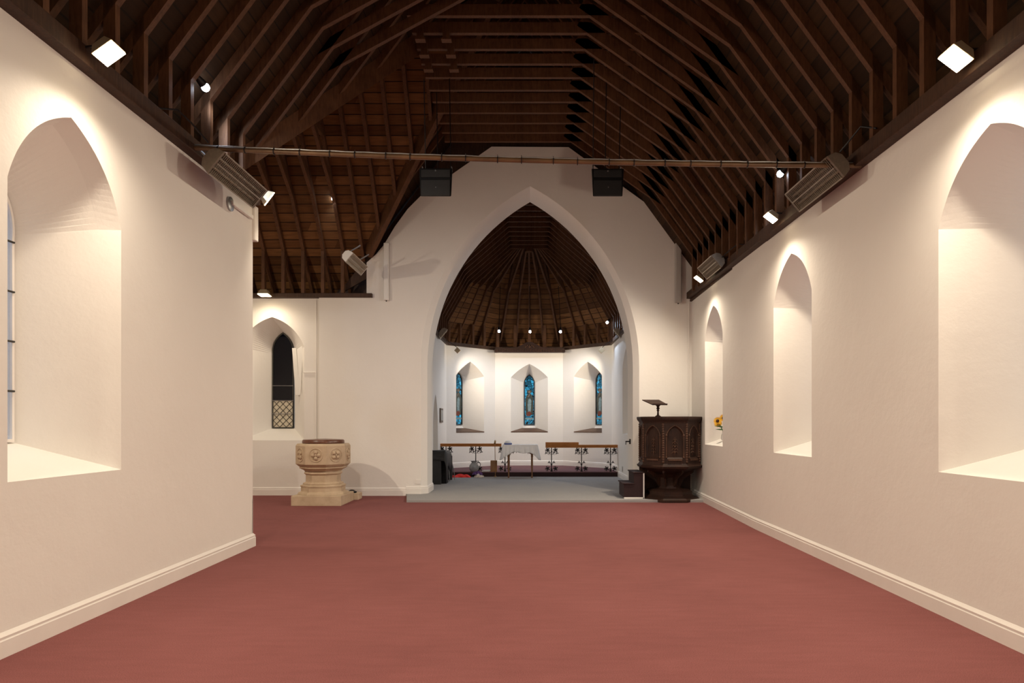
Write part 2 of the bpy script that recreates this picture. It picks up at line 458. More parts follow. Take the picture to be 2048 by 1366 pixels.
for a_, b_ in ((q0, q1), (q1, q2)):
    mb.add(a_ + b_, [(i, i+1, n_+i+1, n_+i) for i in range(n_-1)], 0, True)
struct(mb.build('wall_arch', M['plaster']), 'white wall with the tall pointed chancel arch')
mb = MB(); mb.slab([(-3.7, YA + .12, 3.85), (-3.25, YA + .12, 4.4), (-.075, YA + .12, 8.65), (3.5, YA + .12, 3.8), (2.3, YA+.12, 5.3), (.7, YA + .12, 6.5), (-.7, YA + .12, 6.5), (-2.0, YA+.12, 5.5), (-2.9, YA+.12, 4.3)], (0, .05, 0))
struct(mb.build('wall_gable_boarding', M['beam']))
# transept
nt_ = niche(-4.90 + 8.0, 1.09, 2.87, 3.44, .615, wz=1.325, wsp=2.80, wap=3.215, wa=.205, t=.62)
wt, PT = wall_panel('wall_transept', (-8.0, YA + .07, 0), (1, 0, 0), (0, 1, 0), [(0, -.1), (4.2, -.1), (4.2, 3.80), (0, 3.80)], [nt_], .62, 'white transept wall with pointed recess and leaded window')
window(PT, nt_, .62, 'transept', 'tall pointed transept window, dark above and diamond-leaded below')
mb = MB(); mb.box2((-8.0, 7.15, -.1), (-3.74, 7.70, 3.9)); struct(mb.build('wall_transept_near', M['plaster']))
mb = MB(); mb.slab([(-7.6, 7.1, -.1), (-7.6, 13.4, -.1), (-7.6, 13.4, 3.95), (-7.6, 10.28, 8.1), (-7.6, 7.1, 3.95)], (-.3, 0, 0)); struct(mb.build('wall_transept_end', M['plaster']))

# chancel walls ---------------------------------------------
CW, YC, YE, EW = 2.25, 18.4, 19.7, .99
ZC = 3.55
def cn(c, t=.58, a=.53): return niche(c, 1.160, 2.76, 3.155, a, wz=1.385, wsp=2.62, wap=2.87, wa=.145, t=t, bulge=.05, dm=.50, zm=1.265)
def dn(c): return (arch_loop(c, .42, -.1, 1.55, 2.12, bulge=.1), arch_loop(c, .42, -.1, 1.55, 2.12, bulge=.1), arch_loop(c, .42, -.1, 1.55, 2.12, bulge=.1), None)
def plain(name, org, u, out, L, zt, niches, t, **k): return wall_panel(name, org, u, out, [(0, -.1), (L, -.1), (L, zt), (0, zt)], niches, t, **k)
def dloop(c): 
    l = arch_loop(c, .40, .08, 1.50, 2.12, bulge=.1); return l
dl = dloop(16.25 - YB)
wcl, PCL = plain('wall_chancel_left', (-CW, YB, 0), (0, 1, 0), (-1, 0, 0), YC - YB + .02, ZC, [(dl, dl, dl, None)], .42)
nn = cn(15.7 - YB)
wcr, PCR = plain('wall_chancel_right', (CW, YB, 0), (0, 1, 0), (1, 0, 0), YC - YB + .02, ZC, [nn], .58)
window(PCR, nn, .58, 'stained', 'small lancet in the right chancel wall behind the pulpit')
fl = math.hypot(CW - EW, YE - YC)
uL = V((CW - EW, YE - YC, 0)).normalized(); oL = V((-uL.y, uL.x, 0))
nL = cn(.86, .58, .52); nR = cn(fl - .86, .58, .52)
wal, PAL = plain('wall_apse_left', (-CW, YC, 0), uL, oL, fl, ZC, [nL], .58)
uR = V((CW - EW, -(YE - YC), 0)).normalized(); oR = V((-uR.y, uR.x, 0))
war, PAR = plain('wall_apse_right', (EW, YE, 0), uR, oR, fl, ZC, [nR], .58)
nC = cn(EW + .01, .58, .54)
wac, PAC = plain('wall_apse_centre', (-EW, YE, 0), (1, 0, 0), (0, 1, 0), 2*EW, ZC, [nC], .58)
for P_, n_x, lb in ((PAL, nL, 'blue stained glass lancet left of the altar'), (PAC, nC, 'blue stained glass lancet with robed figure in the centre of the apse'), (PAR, nR, 'blue stained glass lancet right of the altar')):
    w = window(P_, n_x, .58, 'stained', lb)
    c = n_x[3][0]; a = .52 if P_ is not PAC else .54
    # board sill filling the splay
    s = MB(); ab = a + (.145 - a) * .47 / .58
    pts = [P_(c - a, 1.162, -.012), P_(c + a, 1.162, -.012), P_(c + ab, 1.262, .47), P_(c - ab, 1.262, .47)]
    s.slab(pts, (0, 0, .022));
    so = s.build('window_sill', M['sill'], w, bevel=.004)
# chancel door in its recess
dw = thing('door_1', (-CW - .2, 16.25, CH), 'narrow pointed grey door recess in the left chancel wall', 'door'); dw['kind'] = 'structure'
mb = MB(); lp = arch_loop(16.25 - YB, .395, CH + .005, 1.50, 2.11, bulge=.1); mb.slab([PCL(p[0], p[1], .22) for p in lp], (-.05, 0, 0)); mb.build('door_leaf', M['socket'], dw)
mb = MB(); mb.ball(PCL(16.25 - YB + .3, 1.05, .19), .03); mb.build('door_knob', M['brass'], dw)

# floors ------------------------------------------------------
mb = MB()
ys = [yl0 - .3, 9.0, YA + .05]
for a, b in zip(ys[:-1], ys[1:]):
    mb.slab([(-8.2, a, fz(a)), (3.9, a, fz(a)), (3.9, b, fz(b)), (-8.2, b, fz(b))], (0, 0, -.12))
struct(mb.build('floor', M['carpet']), 'worn dull red carpet of the nave')
YS = 11.80
mb = MB(); mb.slab([(-2.14, YS, CH), (XRF - .02, YS, CH), (XRF - .02, YA - .001, CH), (CW, YA - .001, CH), (CW+.02, 18.35, CH), (-CW-.02, 18.35, CH), (-CW, YA - .001, CH), (-2.32, YA - .001, CH)], (0, 0, -.16))
struct(mb.build('floor_chancel', M['grey'], bevel=.008), 'raised grey carpet of the chancel')
mb = MB(); mb.slab([(-CW, 17.0, SANCT), (CW, 17.0, SANCT), (CW, YC, SANCT), (EW, YE, SANCT), (-EW, YE, SANCT), (-CW, YC, SANCT)], (0, 0, -.14))
struct(mb.build('floor_sanctuary', M['purple'], bevel=.006), 'plum carpeted altar step')

mb = MB(); mb.box2((-CW + .001, 16.985, CH - .01), (CW - .001, 17.001, SANCT - .012)); struct(mb.build('floor_sanctuary_riser', M['stair']))
# baseboards --------------------------------------------------
def baseboard(name, pts, z0=0.0, h=.15, t=.022, closed=False, zf=None):
    """runs along pts; the room lies to the right-hand normal given by order"""
    mb = MB()
    prof = [(0, 0), (t, 0), (t, h*.68), (t*.72, h*.74), (t*.85, h*.84), (t*.35, h*.93), (0, h)]
    pts = [V(p) for p in pts]; rows = []
    for i, p in enumerate(pts):
        d0 = (p - pts[i-1]).normalized() if i else None
        d1 = (pts[i+1] - p).normalized() if i < len(pts)-1 else None
        na = V((d0.y, -d0.x)) if d0 else None; nb = V((d1.y, -d1.x)) if d1 else None
        if na is None: nn = nb
        elif nb is None: nn = na
        else:
            nn = (na + nb); nn = nn / max(.3, nn.dot(na)) 
        zz = z0 if zf is None else zf(p.y)
        rows.append([V((p.x + nn.x*o, p.y + nn.y*o, zz + q)) for o, q in prof])
    k = len(prof)
    vs = [v for r in rows for v in r]
    mb.add(vs, [(j*k+i, j*k+i+1, (j+1)*k+i+1, (j+1)*k+i) for j in range(len(rows)-1) for i in range(k-1)])
    mb.add(vs, [tuple(range(k)), tuple(range(len(vs)-k, len(vs)))])
    return struct(mb.build(name, M['gloss']))
baseboard('baseboard_left', [(XL, yl0), (XL, 7.735), (-3.72, 7.735)])
baseboard('baseboard_right', [(XRF, YA), (XR, 9.0), (XR, 8.0), (XR, yl0)], zf=fz)
baseboard('baseboard_transept', [(-7.6, YA + .07), (-3.98, YA + .07), (-3.98, YA), (-2.33, YA)], zf=fz, h=.16)
baseboard('baseboard_arch_left', [(-2.33, YA), (-2.05, YA), (-1.945, YA + .11), (-1.945, YB), (-CW, YB), (-CW, 15.8)], z0=CH, h=.15)
baseboard('baseboard_arch_right', [(CW, 17.0), (CW, YB), (1.985, YB), (1.985, YA + .11), (2.09, YA), (3.0, YA)], z0=CH, h=.15)
baseboard('baseboard_apse', [(-CW, 17.0), (-CW, YC), (-EW, YE), (EW, YE), (CW, YC), (CW, 17.0)], z0=SANCT, h=.15)

# ------------------------------------------------------------------ roof
RP = dict(stud=2.95, foot=3.52, zf=3.79, zst=4.53, kx=2.40, kz=5.32, cx=.76)      # right half
RIDX, RIDZ = -.075, 8.70
def slope_r(x): return RIDZ - 1.37 * (x - RIDX)
def slope_l(x): return RIDZ - 1.34 * (RIDX - x)
mb = MB()
mb.slab([(3.62, yl0 - .3, slope_r(3.62)), (3.62, 13.0, slope_r(3.62)), (RIDX, 13.0, RIDZ), (RIDX, yl0 - .3, RIDZ)], (0, 0, .05))
TZF, TC, TH = 3.95, 10.28, 3.10                       # transept foot height, centre, half span
def tz(Y): return TZF + 1.34 * (TH - abs(Y - TC))
lf = -3.65
def lz(x): return slope_l(x)
vx = RIDX - (RIDZ - tz(TC)) / 1.34
mb.slab([(lf, yl0 - .3, lz(lf)), (lf, TC - TH, lz(lf)), (vx, TC, lz(vx)), (lf + .38, 13.0, lz(lf + .38)), (RIDX, 13.0, RIDZ), (RIDX, yl0 - .3, RIDZ)], (0, 0, .05))
struct(mb.build('ceiling_nave', M['boardsshade']), 'brown boarded nave roof')
mb = MB()
mb.slab([(-8, TC + TH, TZF), (lf, TC + TH, TZF), (vx, TC, tz(TC)), (-8, TC, tz(TC))], (0, 0, .05))
mb.slab([(-8, TC - TH, TZF), (lf, TC - TH, TZF), (vx, TC, tz(TC)), (-8, TC, tz(TC))], (0, 0, .05))
struct(mb.build('ceiling_transept', M['boards']), 'brown boarded transept roof')
# eaves boards close the gap between wall plates and roof
mb = MB()
mb.box2((3.05, yl0, 3.72), (3.64, YA, 3.76)); mb.box2((-3.68, yl0, 3.84), (-3.17, 7.7, 3.88)); mb.box2((-8, YA + .08, 3.80), (-3.0, 13.6, 3.84)); mb.box2((-8, 7.1, 3.88), (-3.65, 7.7, 3.92))
mb.box2((3.58, yl0, 3.6), (3.66, YA, 3.9)); mb.box2((-3.74, yl0, 3.7), (-3.66, 7.2, 4.1)); mb.box2((-8, 13.35, 3.7), (-3.3, 13.42, 4.1))
struct(mb.build('ceiling_eaves', M['beam']))
# wall plates
def plate(name, a, b, w, h, label):
    mb = MB(); mb.bar(a, b, (0, 0, 1), h, w); o = mb.build(name, M['beam'], origin=V(a), bevel=.006); o.location = V(a)
    return tag(o, label, 'beam')
plate('wall_plate', (XR - .03, yl0 + .02, ZR + .055), (XR - .03, 8.6, ZR + .055), .14, .13, 'long dark timber plate along the top of the right nave wall').__setitem__('kind', 'structure')
plate('wall_plate', (XR - .03, 8.6, ZR + .055), (XRF - .03, YA - .01, zr2 + .03), .14, .12, 'far end of dark plate above the pulpit wall').__setitem__('kind', 'structure')
plate('wall_plate', (XL + .03, yl0 + .02, ZL + .055), (XL + .03, 7.70, ZL + .055), .14, .13, 'long dark timber plate along the top of the left nave wall').__setitem__('kind', 'structure')
plate('wall_plate', (-7.6, YA + .0, 3.83), (-2.965, YA + .0, 3.83), .16, .075, 'dark timber plate crossing above the transept window').__setitem__('kind', 'structure')

def frame_parts(parent, pts, axis, w=.058, origin=(0, 0, 0), skip=()):
    """pts: list of (name, p, q, depth)"""
    for name, p, q, dpt in pts:
        if name in skip: continue
        mb = MB(); mb.bar(p, q, axis, w, dpt); mb.build(name, M['timber'], parent, origin=origin)
def off(p, q, k):                                      # shift a member sideways in the XZ plane, so its underside follows the measured line
    t = (V(q) - V(p)).normalized(); n = V((-t.z, 0, t.x)) 
    if n.z < 0: n = -n
    return V(p) + n*k, V(q) + n*k
def nave_pts(left=True, lx=None):
    L = []
    def m(name, p, q, dpt):
        a, b = off((p[0], 0, p[1]), (q[0], 0, q[1]), dpt/2); L.append((name, a, b, dpt))
    m('collar_beam', (-1.52, 6.48), (1.52, 6.48), .14)
    m('rafter', (3.50, slope_r(3.50) - .14), (RIDX, RIDZ - .14), .13)
    m('brace', (2.42, 5.31), (.62, 6.575), .14)
    L.append(('post', V((2.985, 0, 3.80)), V((2.985, 0, 4.60)), .09))
    if left is True:
        m('rafter', (-3.55, slope_l(-3.55) - .14), (RIDX, RIDZ - .14), .13)
        m('brace', (-2.44, 5.56), (-.60, 6.56), .11)
        L.append(('post', V((-3.125, 0, 3.97)), V((-3.125, 0, 4.75)), .09))
    else:
        m('rafter', (lx, slope_l(lx) - .14), (RIDX, RIDZ - .14), .13)
        if lx < -2.44: m('brace', (-2.44, 5.56), (-.60, 6.56), .11)
    return L
truY = [8.42 + .374*k for k in range(-20, 11)]
proto = None; tr_list = sorted(truY, reverse=True)
for i, Y in enumerate(tr_list):
    lab = 'dark brown timber nave roof truss, %s out from the white arch wall' % ORD[i] if i < 30 else 'dark brown timber nave roof truss, the nearest overhead'
    full = Y < TC - TH + .2
    if full:
        if proto is None:
            proto = thing('roof_truss', (0, Y, 0), lab, 'roof truss', 'roof trusses over the nave')
            frame_parts(proto, nave_pts(), (0, 1, 0))
        else:
            c = copy_tree(proto, (0, Y, 0)); c['label'] = lab; c['_o'] = (0, Y, 0)
    else:
        t = min(Y - (TC - TH), TC + TH - Y); lx = lf + t
        o = thing('roof_truss', (0, Y, 0), lab, 'roof truss', 'roof trusses over the nave')
        frame_parts(o, nave_pts(False, min(lx, vx)), (0, 1, 0))
# valley rafters
for (Y0, s, lb) in ((TC - TH, 1, 'heavy near valley beam rising from the end of the left nave wall'), (TC + TH, -1, 'heavy far valley beam rising beside the chancel arch wall')):
    a = V((lf, Y0, TZF - .10)); b = V((vx, TC, tz(TC) - .16))
    if s < 0: a = a + (b - a) * .19
    mb = MB(); t = (b - a).normalized(); side = t.cross(V((0, 0, 1))).normalized()
    mb.bar(a, b, side, .09, .24); o = mb.build('valley_rafter', M['timber'], origin=a); tag(o, lb, 'beam')
# transept trusses
tp = []
def T(p): return V((0, p[0], p[1]))
def tm(name, p, q, dpt):
    p, q = T(p), T(q); t = (q - p).normalized(); n = V((0, -t.z, t.y)); n = n if n.z > 0 else -n
    tp.append((name, p + n*dpt/2, q + n*dpt/2, dpt))
for s in (1, -1):
    tm('rafter', (TC + s*(TH - .05), tz(TC + s*(TH - .05)) - .14), (TC, tz(TC) - .14), .13)
    tm('brace', (TC + s*1.85, 5.48), (TC + s*.45, 6.40), .11)
    tp.append(('post', V((0, TC + s*2.49, 3.87 if s > 0 else 3.95)), V((0, TC + s*2.49, 4.66)), .09))
tm('collar_beam', (TC - 1.20, 6.30), (TC + 1.20, 6.30), .11)
tproto = None
for k in range(11):
    X = -3.52 - .374*k
    lab = 'dark timber transept roof truss, %s to the left of the chancel arch wall' % ORD[k]
    if tproto is None:
        tproto = thing('roof_truss', (X, 0, 0), lab, 'roof truss', 'roof trusses over the transept')
        frame_parts(tproto, tp, (1, 0, 0))
    else:
        c = copy_tree(tproto, (X, 0, 0)); c['label'] = lab; c['_o'] = (X, 0, 0)
for k in range(7):
    X = -3.146 + .374*k
    t = X - lf
    Ye = TC + TH - t
    mb = MB(); mb.bar((X, Ye, tz(Ye) - .10), (X, TC, tz(TC) - .10), (1, 0, 0), .058, .13)
    o = mb.build('jack_rafter', M['timber'], origin=(X, Ye, tz(Ye))); tag(o, 'short dark jack rafter of the transept roof, %s right of the full trusses' % ORD[k], 'rafter', 'jack rafters by the far valley')
mb = MB(); mb.bar((-7.6, TC, tz(TC) - .08), (vx, TC, tz(TC) - .08), (0, 1, 0), .05, .2); o = mb.build('ridge_board', M['timber'], origin=(-7.6, TC, tz(TC))); tag(o, 'dark ridge board along the top of the transept roof', 'beam')

# chancel roof
CS = 1.77; CF = 2.60; CZ = ZC; CR = CZ + CF*CS; HY = 18.15
mb = MB()
for s in (1, -1):
    mb.slab([(s*CF, 13.3, CZ), (s*CF, YC, CZ), (0, HY, CR), (0, 13.3, CR)], (0, 0, .05))
ee = .35; vL = V((-CW, YC, 0)); 
ptsA = [(-CF, YC, CZ), (-1.14, YE + .38, CZ), (1.14, YE + .38, CZ), (CF, YC, CZ)]
for a, b in zip(ptsA[:-1], ptsA[1:]):
    mb.slab([a, b, (0, HY, CR)], (0, 0, .05))
mb.slab([(-CF, 13.62, CZ), (-1.9, 13.62, 3.5), (-1.0, 13.62, 5.2), (0, 13.62, 6.0), (1.0, 13.62, 5.2), (1.9, 13.62, 3.5), (CF, 13.62, CZ), (0, 13.62, CR)], (0, -.02, 0)) if False else None
struct(mb.build('ceiling_chancel', M['boards']), 'brown boarded chancel and apse roof')
mb = MB()
for s in (1, -1): mb.box2((s*(CW + .01), 13.6, ZC - .0), (s*(CF + .1), YC + .2, ZC + .03)); mb.box2((s*(CF - .02), 13.6, ZC - .1), (s*(CF + .06), YC + .1, ZC + .12))
mb.slab([(-CW, YC, ZC), (-EW, YE, ZC), (EW, YE, ZC), (CW, YC, ZC), (CF + .1, YC, ZC), (1.2, YE + .45, ZC), (-1.2, YE + .45, ZC), (-CF - .1, YC, ZC)], (0, 0, .03))
struct(mb.build('ceiling_chancel_eaves', M['beam']))
mb = MB(); mb.slab([(-4.0, YB - .3, 3.7), (-CF - .1, YB - .3, CZ - .2), (-2.3, YB - .3, 4.0), (0.0, YB - .3, 6.5), (2.3, YB - .3, 4.0), (CF + .1, YB - .3, CZ - .2), (4.0, YB - .3, 3.7), (-.07, YB - .3, 9.2)], (0, .04, 0))
struct(mb.build('wall_gable_back', M['beam']))
mb = MB()
ppts = [V((-CW, YB, 0)), V((-CW, YC, 0)), V((-EW, YE, 0)), V((EW, YE, 0)), V((CW, YC, 0)), V((CW, YB, 0))]
for a, b in zip(ppts[:-1], ppts[1:]):
    mb.bar(a + V((0, 0, ZC + .045)), b + V((0, 0, ZC + .045)), (0, 0, 1), .09, .12)
o = mb.build('wall_plate', M['beam'], origin=(-CW, YB, ZC)); tag(o, 'dark timber plate running round the top of the chancel walls', 'beam', kind='structure')
cp = []
def cm(name, p, q, dpt):
    p, q = V((p[0], 0, p[1])), V((q[0], 0, q[1])); a, b = off(p, q, dpt/2); cp.append((name, a, b, dpt))
for s in (1, -1):
    cm('rafter', (s*(CF - .05), CZ - .10), (0, CR - .2), .11)
    cm('brace', (s*1.70, 5.05), (s*.42, 6.16), .09)
    cp.append(('post', V((s*2.2, 0, ZC + .09)), V((s*2.2, 0, 4.22)), .08))
cm('collar_beam', (-1.15, 6.10), (1.15, 6.10), .09)
cproto = None
for k in range(11):
    Y = 18.1 - .4*k
    lab = 'dark timber chancel roof truss, %s out from the apse hub' % ORD[k]
    if cproto is None:
        cproto = thing('roof_truss', (0, Y, 0), lab, 'roof truss', 'roof trusses over the chancel'); frame_parts(cproto, cp, (0, 1, 0), w=.05)
    else:
        c = copy_tree(cproto, (0, Y, 0)); c['label'] = lab; c['_o'] = (0, Y, 0)
# apse rafters radiating from the hub
def fac(u, s):                                       # point on facet, u from the side corner
    k = u; return V((s*(-CW + k), YC + k*(YE - YC)/(CW - EW), 0))
aps = [(fac(u, 1), V((-uL.y, uL.x, 0)), 'left facet') for u in (.03, .305, .627, .93)] + [(V((x, YE, 0)), V((0, 1, 0)), 'centre facet') for x in (-.92, -.41, .01, .46, .95)] + \
      [(fac(u, -1), V((uL.y, uL.x, 0)), 'right facet') for u in (.93, .627, .305, .03)]
for i, (p, o_, nm) in enumerate(aps):
    lab = 'dark rafter fanning from the apse hub, %s counted from the left' % ORD[i]
    P0 = p - o_*.04
    th_ = thing('apse_rafter', (P0.x, P0.y, ZC), lab, 'rafter', 'apse rafters radiating from the hub')
    foot = V((p.x, p.y, 0)) + o_*.36; apex = V((p.x*.06, HY + .02, CR - .15))
    foot.z = CZ - .08
    d_ = (apex - foot); ax = V((d_.x, d_.y, 0)).normalized().cross(V((0, 0, 1)))
    mb = MB(); mb.bar(foot, apex, ax, .05, .11); mb.build('rafter', M['timber'], th_)
    kn = foot + d_ * .40; hub = V((p.x*.18, HY + (p.y - YC)*.02, 6.15))
    mb = MB(); mb.bar(kn - V((0, 0, .08)), hub, ax, .05, .09); mb.build('brace', M['timber'], th_)
    tt = .36/ max(.5, V((d_.x, d_.y, 0)).length); zt = foot.z + d_.z*tt*.95
    mb = MB(); mb.bar((P0.x, P0.y, ZC + .09), (P0.x, P0.y, min(zt, 4.7)), ax, .08, .07); mb.build('post', M['timber'], th_)
mb = MB(); mb.cyl((0, HY - .03, 6.02), (0, HY - .03, 6.30), .11, 8); o = mb.build('apse_hub', M['timber'], origin=(0, HY, 6.02)); tag(o, 'round dark hub where the apse rafters meet', 'beam')

# carved board over the apse centre with its crest
mb = MB(); Yb = 19.38
zb0 = H + (CY - 705) * Yb / F; zt0 = H + (CY - 696.5) * Yb / F; zpk = H + (CY - 684) * Yb / F; hw = .99
top = [(-hw, zt0)] + [(-hw*.9 + i*hw*1.8/40, zt0 + (zpk - zt0) * math.exp(-((i - 20)/6.0)**2) + .012*abs(math.sin(i*.8))) for i in range(41)] + [(hw, zt0)]
poly = [(hw, zb0), (-hw, zb0)] + top
mb.slab([(x + .02, Yb, z) for x, z in poly], (0, .05, 0))
o = mb.build('carved_board', M['oak'], origin=(0, Yb, zb0)); tag(o, 'carved dark cresting board with raised centre above the apse window', 'carving')
mb = MB()
for i in range(26):                                  # relief scrolls
    x = -hw*.93 + i*hw*1.86/25; zc_ = (zb0 + zt0)/2 + .01*math.sin(i*2.2)
    r_ = .022
    mb.tube([(x + .02 + r_*math.cos(g), Yb - .008, zc_ + r_*math.sin(g)) for g in [PI*2*j/8*(1 if i % 2 else -1) for j in range(8)]], .006, 5)
for i in range(7):
    g = PI*i/6; mb.ball((.02 + .12*math.cos(g), Yb - .004, zt0 + .03 + .055*math.sin(g)), .02, 5)
mb.ball((.02, Yb - .004, zt0 + .04), .035, 6)
r_o = mb.build('carved_relief', M['oakhi'], o, origin=(0, Yb, zb0))
for sx in (-1, 1):
    mb = MB(); mb.box2((sx*hw - .03 + .02, Yb, zb0 + .02), (sx*hw + .03 + .02, Yb + .3, zb0 + .09)); mb.build('support_arm', M['oak'], o, origin=(0, Yb, zb0))

# ------------------------------------------------------------------ lamps
def light(kind, loc, energy, color, size=.1, aim=None, parent=None, spot=None, blend=.5):
    d_ = bpy.data.lights.new('lamp_light', kind); d_.energy = energy; d_.color = color
    if kind == 'AREA': d_.shape = 'SQUARE'; d_.size = size
    else: d_.shadow_soft_size = size
    if spot: d_.spot_size = math.radians(spot); d_.spot_blend = blend
    o = bpy.data.objects.new('lamp_light', d_); col.objects.link(o); o.location = loc
    if aim is not None: o.rotation_euler = (V(aim) - V(loc)).to_track_quat('-Z', 'Y').to_euler()
    if parent is not None: o.parent = parent; o.location = V(loc) - V(parent['_o'])
    return o
WARM = (1, .83, .62); COLD = (.70, .83, 1)
def floodlight(loc, aim, energy, label, size=.17, group='warm floodlights along the wall plates', anchor=None, hood=False):
    loc = V(loc); o = thing('floodlight', loc, label, 'floodlight', group)
    q = (V(aim) - loc).to_track_quat('-Z', 'Y').to_matrix()
    mb = MB()
    k = size/2
    mb.add([loc + q @ V(p) for p in ((-k,-k,.0),(k,-k,.0),(k,k,.0),(-k,k,.0),(-k*.6,-k*.6,k*.9),(k*.6,-k*.6,k*.9),(k*.6,k*.6,k*.9),(-k*.6,k*.6,k*.9))],
           [(4,5,6,7),(0,1,5,4),(1,2,6,5),(2,3,7,6),(3,0,4,7),(0,3,2,1)])
    mb.build('housing', M['lampbody'], o, bevel=.004)
    g = MB(); g.box(loc + q @ V((0, 0, -.006)), (size*.92, size*.92, .008), rot=q); g.build('lamp_glass', M['lamp'] if not hood else M['amber'], o)
    if anchor is not None:
        b = MB(); b.tube([loc + q @ V((0, 0, k*.9)), (loc + V(anchor))/2 + V((0, 0, .03)), V(anchor)], .009, 6); b.build('bracket', M['iron'], o)
    light('SPOT', loc + q @ V((0, 0, -.03)), energy, WARM, .05, loc + q @ V((0, 0, -1)), o, 168, 1.0)
    return o
E = 310
floodlight((2.80, 4.43, 3.80), (.0, 4.40, 0), E, 'warm floodlight above the nearest right-hand window recess', anchor=(2.95, 4.43, 3.86))
floodlight((2.80, 7.82, 3.79), (.0, 7.8, 0), E, 'warm floodlight above the middle right-hand window recess', .15, anchor=(2.95, 7.82, 3.84))
floodlight((2.82, 11.22, 3.81), (.0, 11.1, 0), E, 'warm floodlight at the far right above the pulpit, beside the small heater', .15, anchor=(2.98, 11.22, 3.86))
floodlight((-2.90, 4.66, 3.96), (-.1, 4.66, 0), E, 'warm floodlight above the window recess of the left nave wall', anchor=(-3.08, 4.66, 4.0))
floodlight((-2.92, 7.58, 3.93), (1.5, 10.5, .6), 240, 'warm floodlight at the far end of the left nave wall', .15, anchor=(-3.08, 7.5, 4.0))
floodlight((-4.90, 12.50, 3.79), (-4.90, 12.2, 0), 48, 'warm floodlight over the pointed transept window', .2, anchor=(-4.9, 12.76, 3.83))
for y, n in ((1.0, 'second'), (-2.45, 'third')):  # unseen floodlights continuing both rows behind the viewer, added as general fill
    floodlight((2.80, y, 3.80), (.0, y, 0), E, 'unseen floodlight added for fill on the right wall behind the viewer, %s from the front' % n, anchor=(2.95, y, 3.86))
for y, n in ((1.28, 'second'), (-2.1, 'third')):
    floodlight((-2.90, y, 3.96), (-.1, y, 0), E, 'unseen floodlight added for fill on the left wall behind the viewer, %s from the front' % n, anchor=(-3.08, y, 4.0))
floodlight((-5.4, 8.0, 3.8), (-5.2, 11.5, 0), E, 'warm floodlight in the transept behind the left wall', anchor=(-5.4, 7.72, 3.85))
# small square floods of the chancel, lit side towards the apse
for s, lb in ((-1, 'small square floodlight at the left of the chancel, turned to the apse'), (1, 'small square floodlight at the right of the chancel, turned to the apse')):
    px = 915 if s < 0 else 1203
    p = at(px, 701, 17.9); k = .16
    o = thing('floodlight', p, lb, 'floodlight', 'square chancel floodlights')
    rot = Matrix.Rotation(math.radians(45), 3, 'Y')
    mb = MB(); mb.box(p, (.12, .10, .12), rot=rot); mb.build('housing', M['lampbody'], o, bevel=.005)
    aim = V((-s*.5, 19.7, 1.75)); dd = (aim - p).normalized()
    q = dd.to_track_quat('-Z', 'Y').to_matrix()
    g = MB(); g.box(p + V((0, .055, 0)), (.10, .012, .10), rot=rot); g.build('lamp_glass', M['lamp'], o)
    b = MB(); b.tube([p + V((0, 0, .07)), p + V((s*.12, -.05, .16)), V((s*2.19, p.y - .1, ZC + .06))], .008, 6); b.build('bracket', M['iron'], o)
    light('SPOT', p + V((0, .10, 0)), 150, (1, .83, .62), .05, aim, o, 120, 1.0)

def led(px, py, D, label, energy=18, aim=None, r=.038, post=None, spot=150):
    p = at(px, py, D); o = thing('spotlight', p, label, 'spotlight', 'small cold white spotlights in the roof')
    a = V(aim) if aim is not None else p + V((0, -.2, -1)); dd = (a - p).normalized()
    mb = MB(); mb.cyl(p - dd*.09, p - dd*.012, r*.7, 12, r*1.05); mb.build('housing', M['iron'], o)
    g = MB(); g.ball(p + dd*.02, r, 8); g.build('bulb', M['lampcold'], o)
    if post: b = MB(); b.tube([p - dd*.09, V(post)], .008, 6); b.build('bracket', M['iron'], o)
    light('SPOT', p + dd*.05, energy, COLD, .04, a, o, spot, .5 if spot > 100 else .9)
led(408, 171, 6.3, 'cold white spotlight on the left roof post above the pole end', 110, (-.8, 12.5, 1.2), post=(-3.1, 6.33, 4.62), spot=88)
led(1563, 345, 7.75, 'cold white spotlight on the right roof, just under the pole', 190, (-.6, 12.5, .6), post=(2.98, 7.8, 4.40), spot=88)
led(666, 396, 12.2, 'cold white spotlight hanging in the transept roof', 25, (-3.2, 12, 0), .03, post=(-3.55, 12.2, 5.66))
led(998, 661, 18.3, 'cold white spotlight above the carved board, left of three', 42, (-.7, 18.4, 0), .035, post=(-.80, 18.85, 5.25))
led(1060, 662, 18.3, 'cold white spotlight above the carved board, middle of three', 42, (0, 18.4, 0), .035, post=(.02, 18.85, 5.25))
led(1121, 662, 18.3, 'cold white spotlight above the carved board, right of three', 42, (.7, 18.4, 0), .035, post=(.82, 18.85, 5.25))
led(1215, 644, 17.6, 'cold white spotlight near the right side of the chancel roof', 110, (-1, 15.5, 0), .035, post=(2.15, 17.7, 4.2))

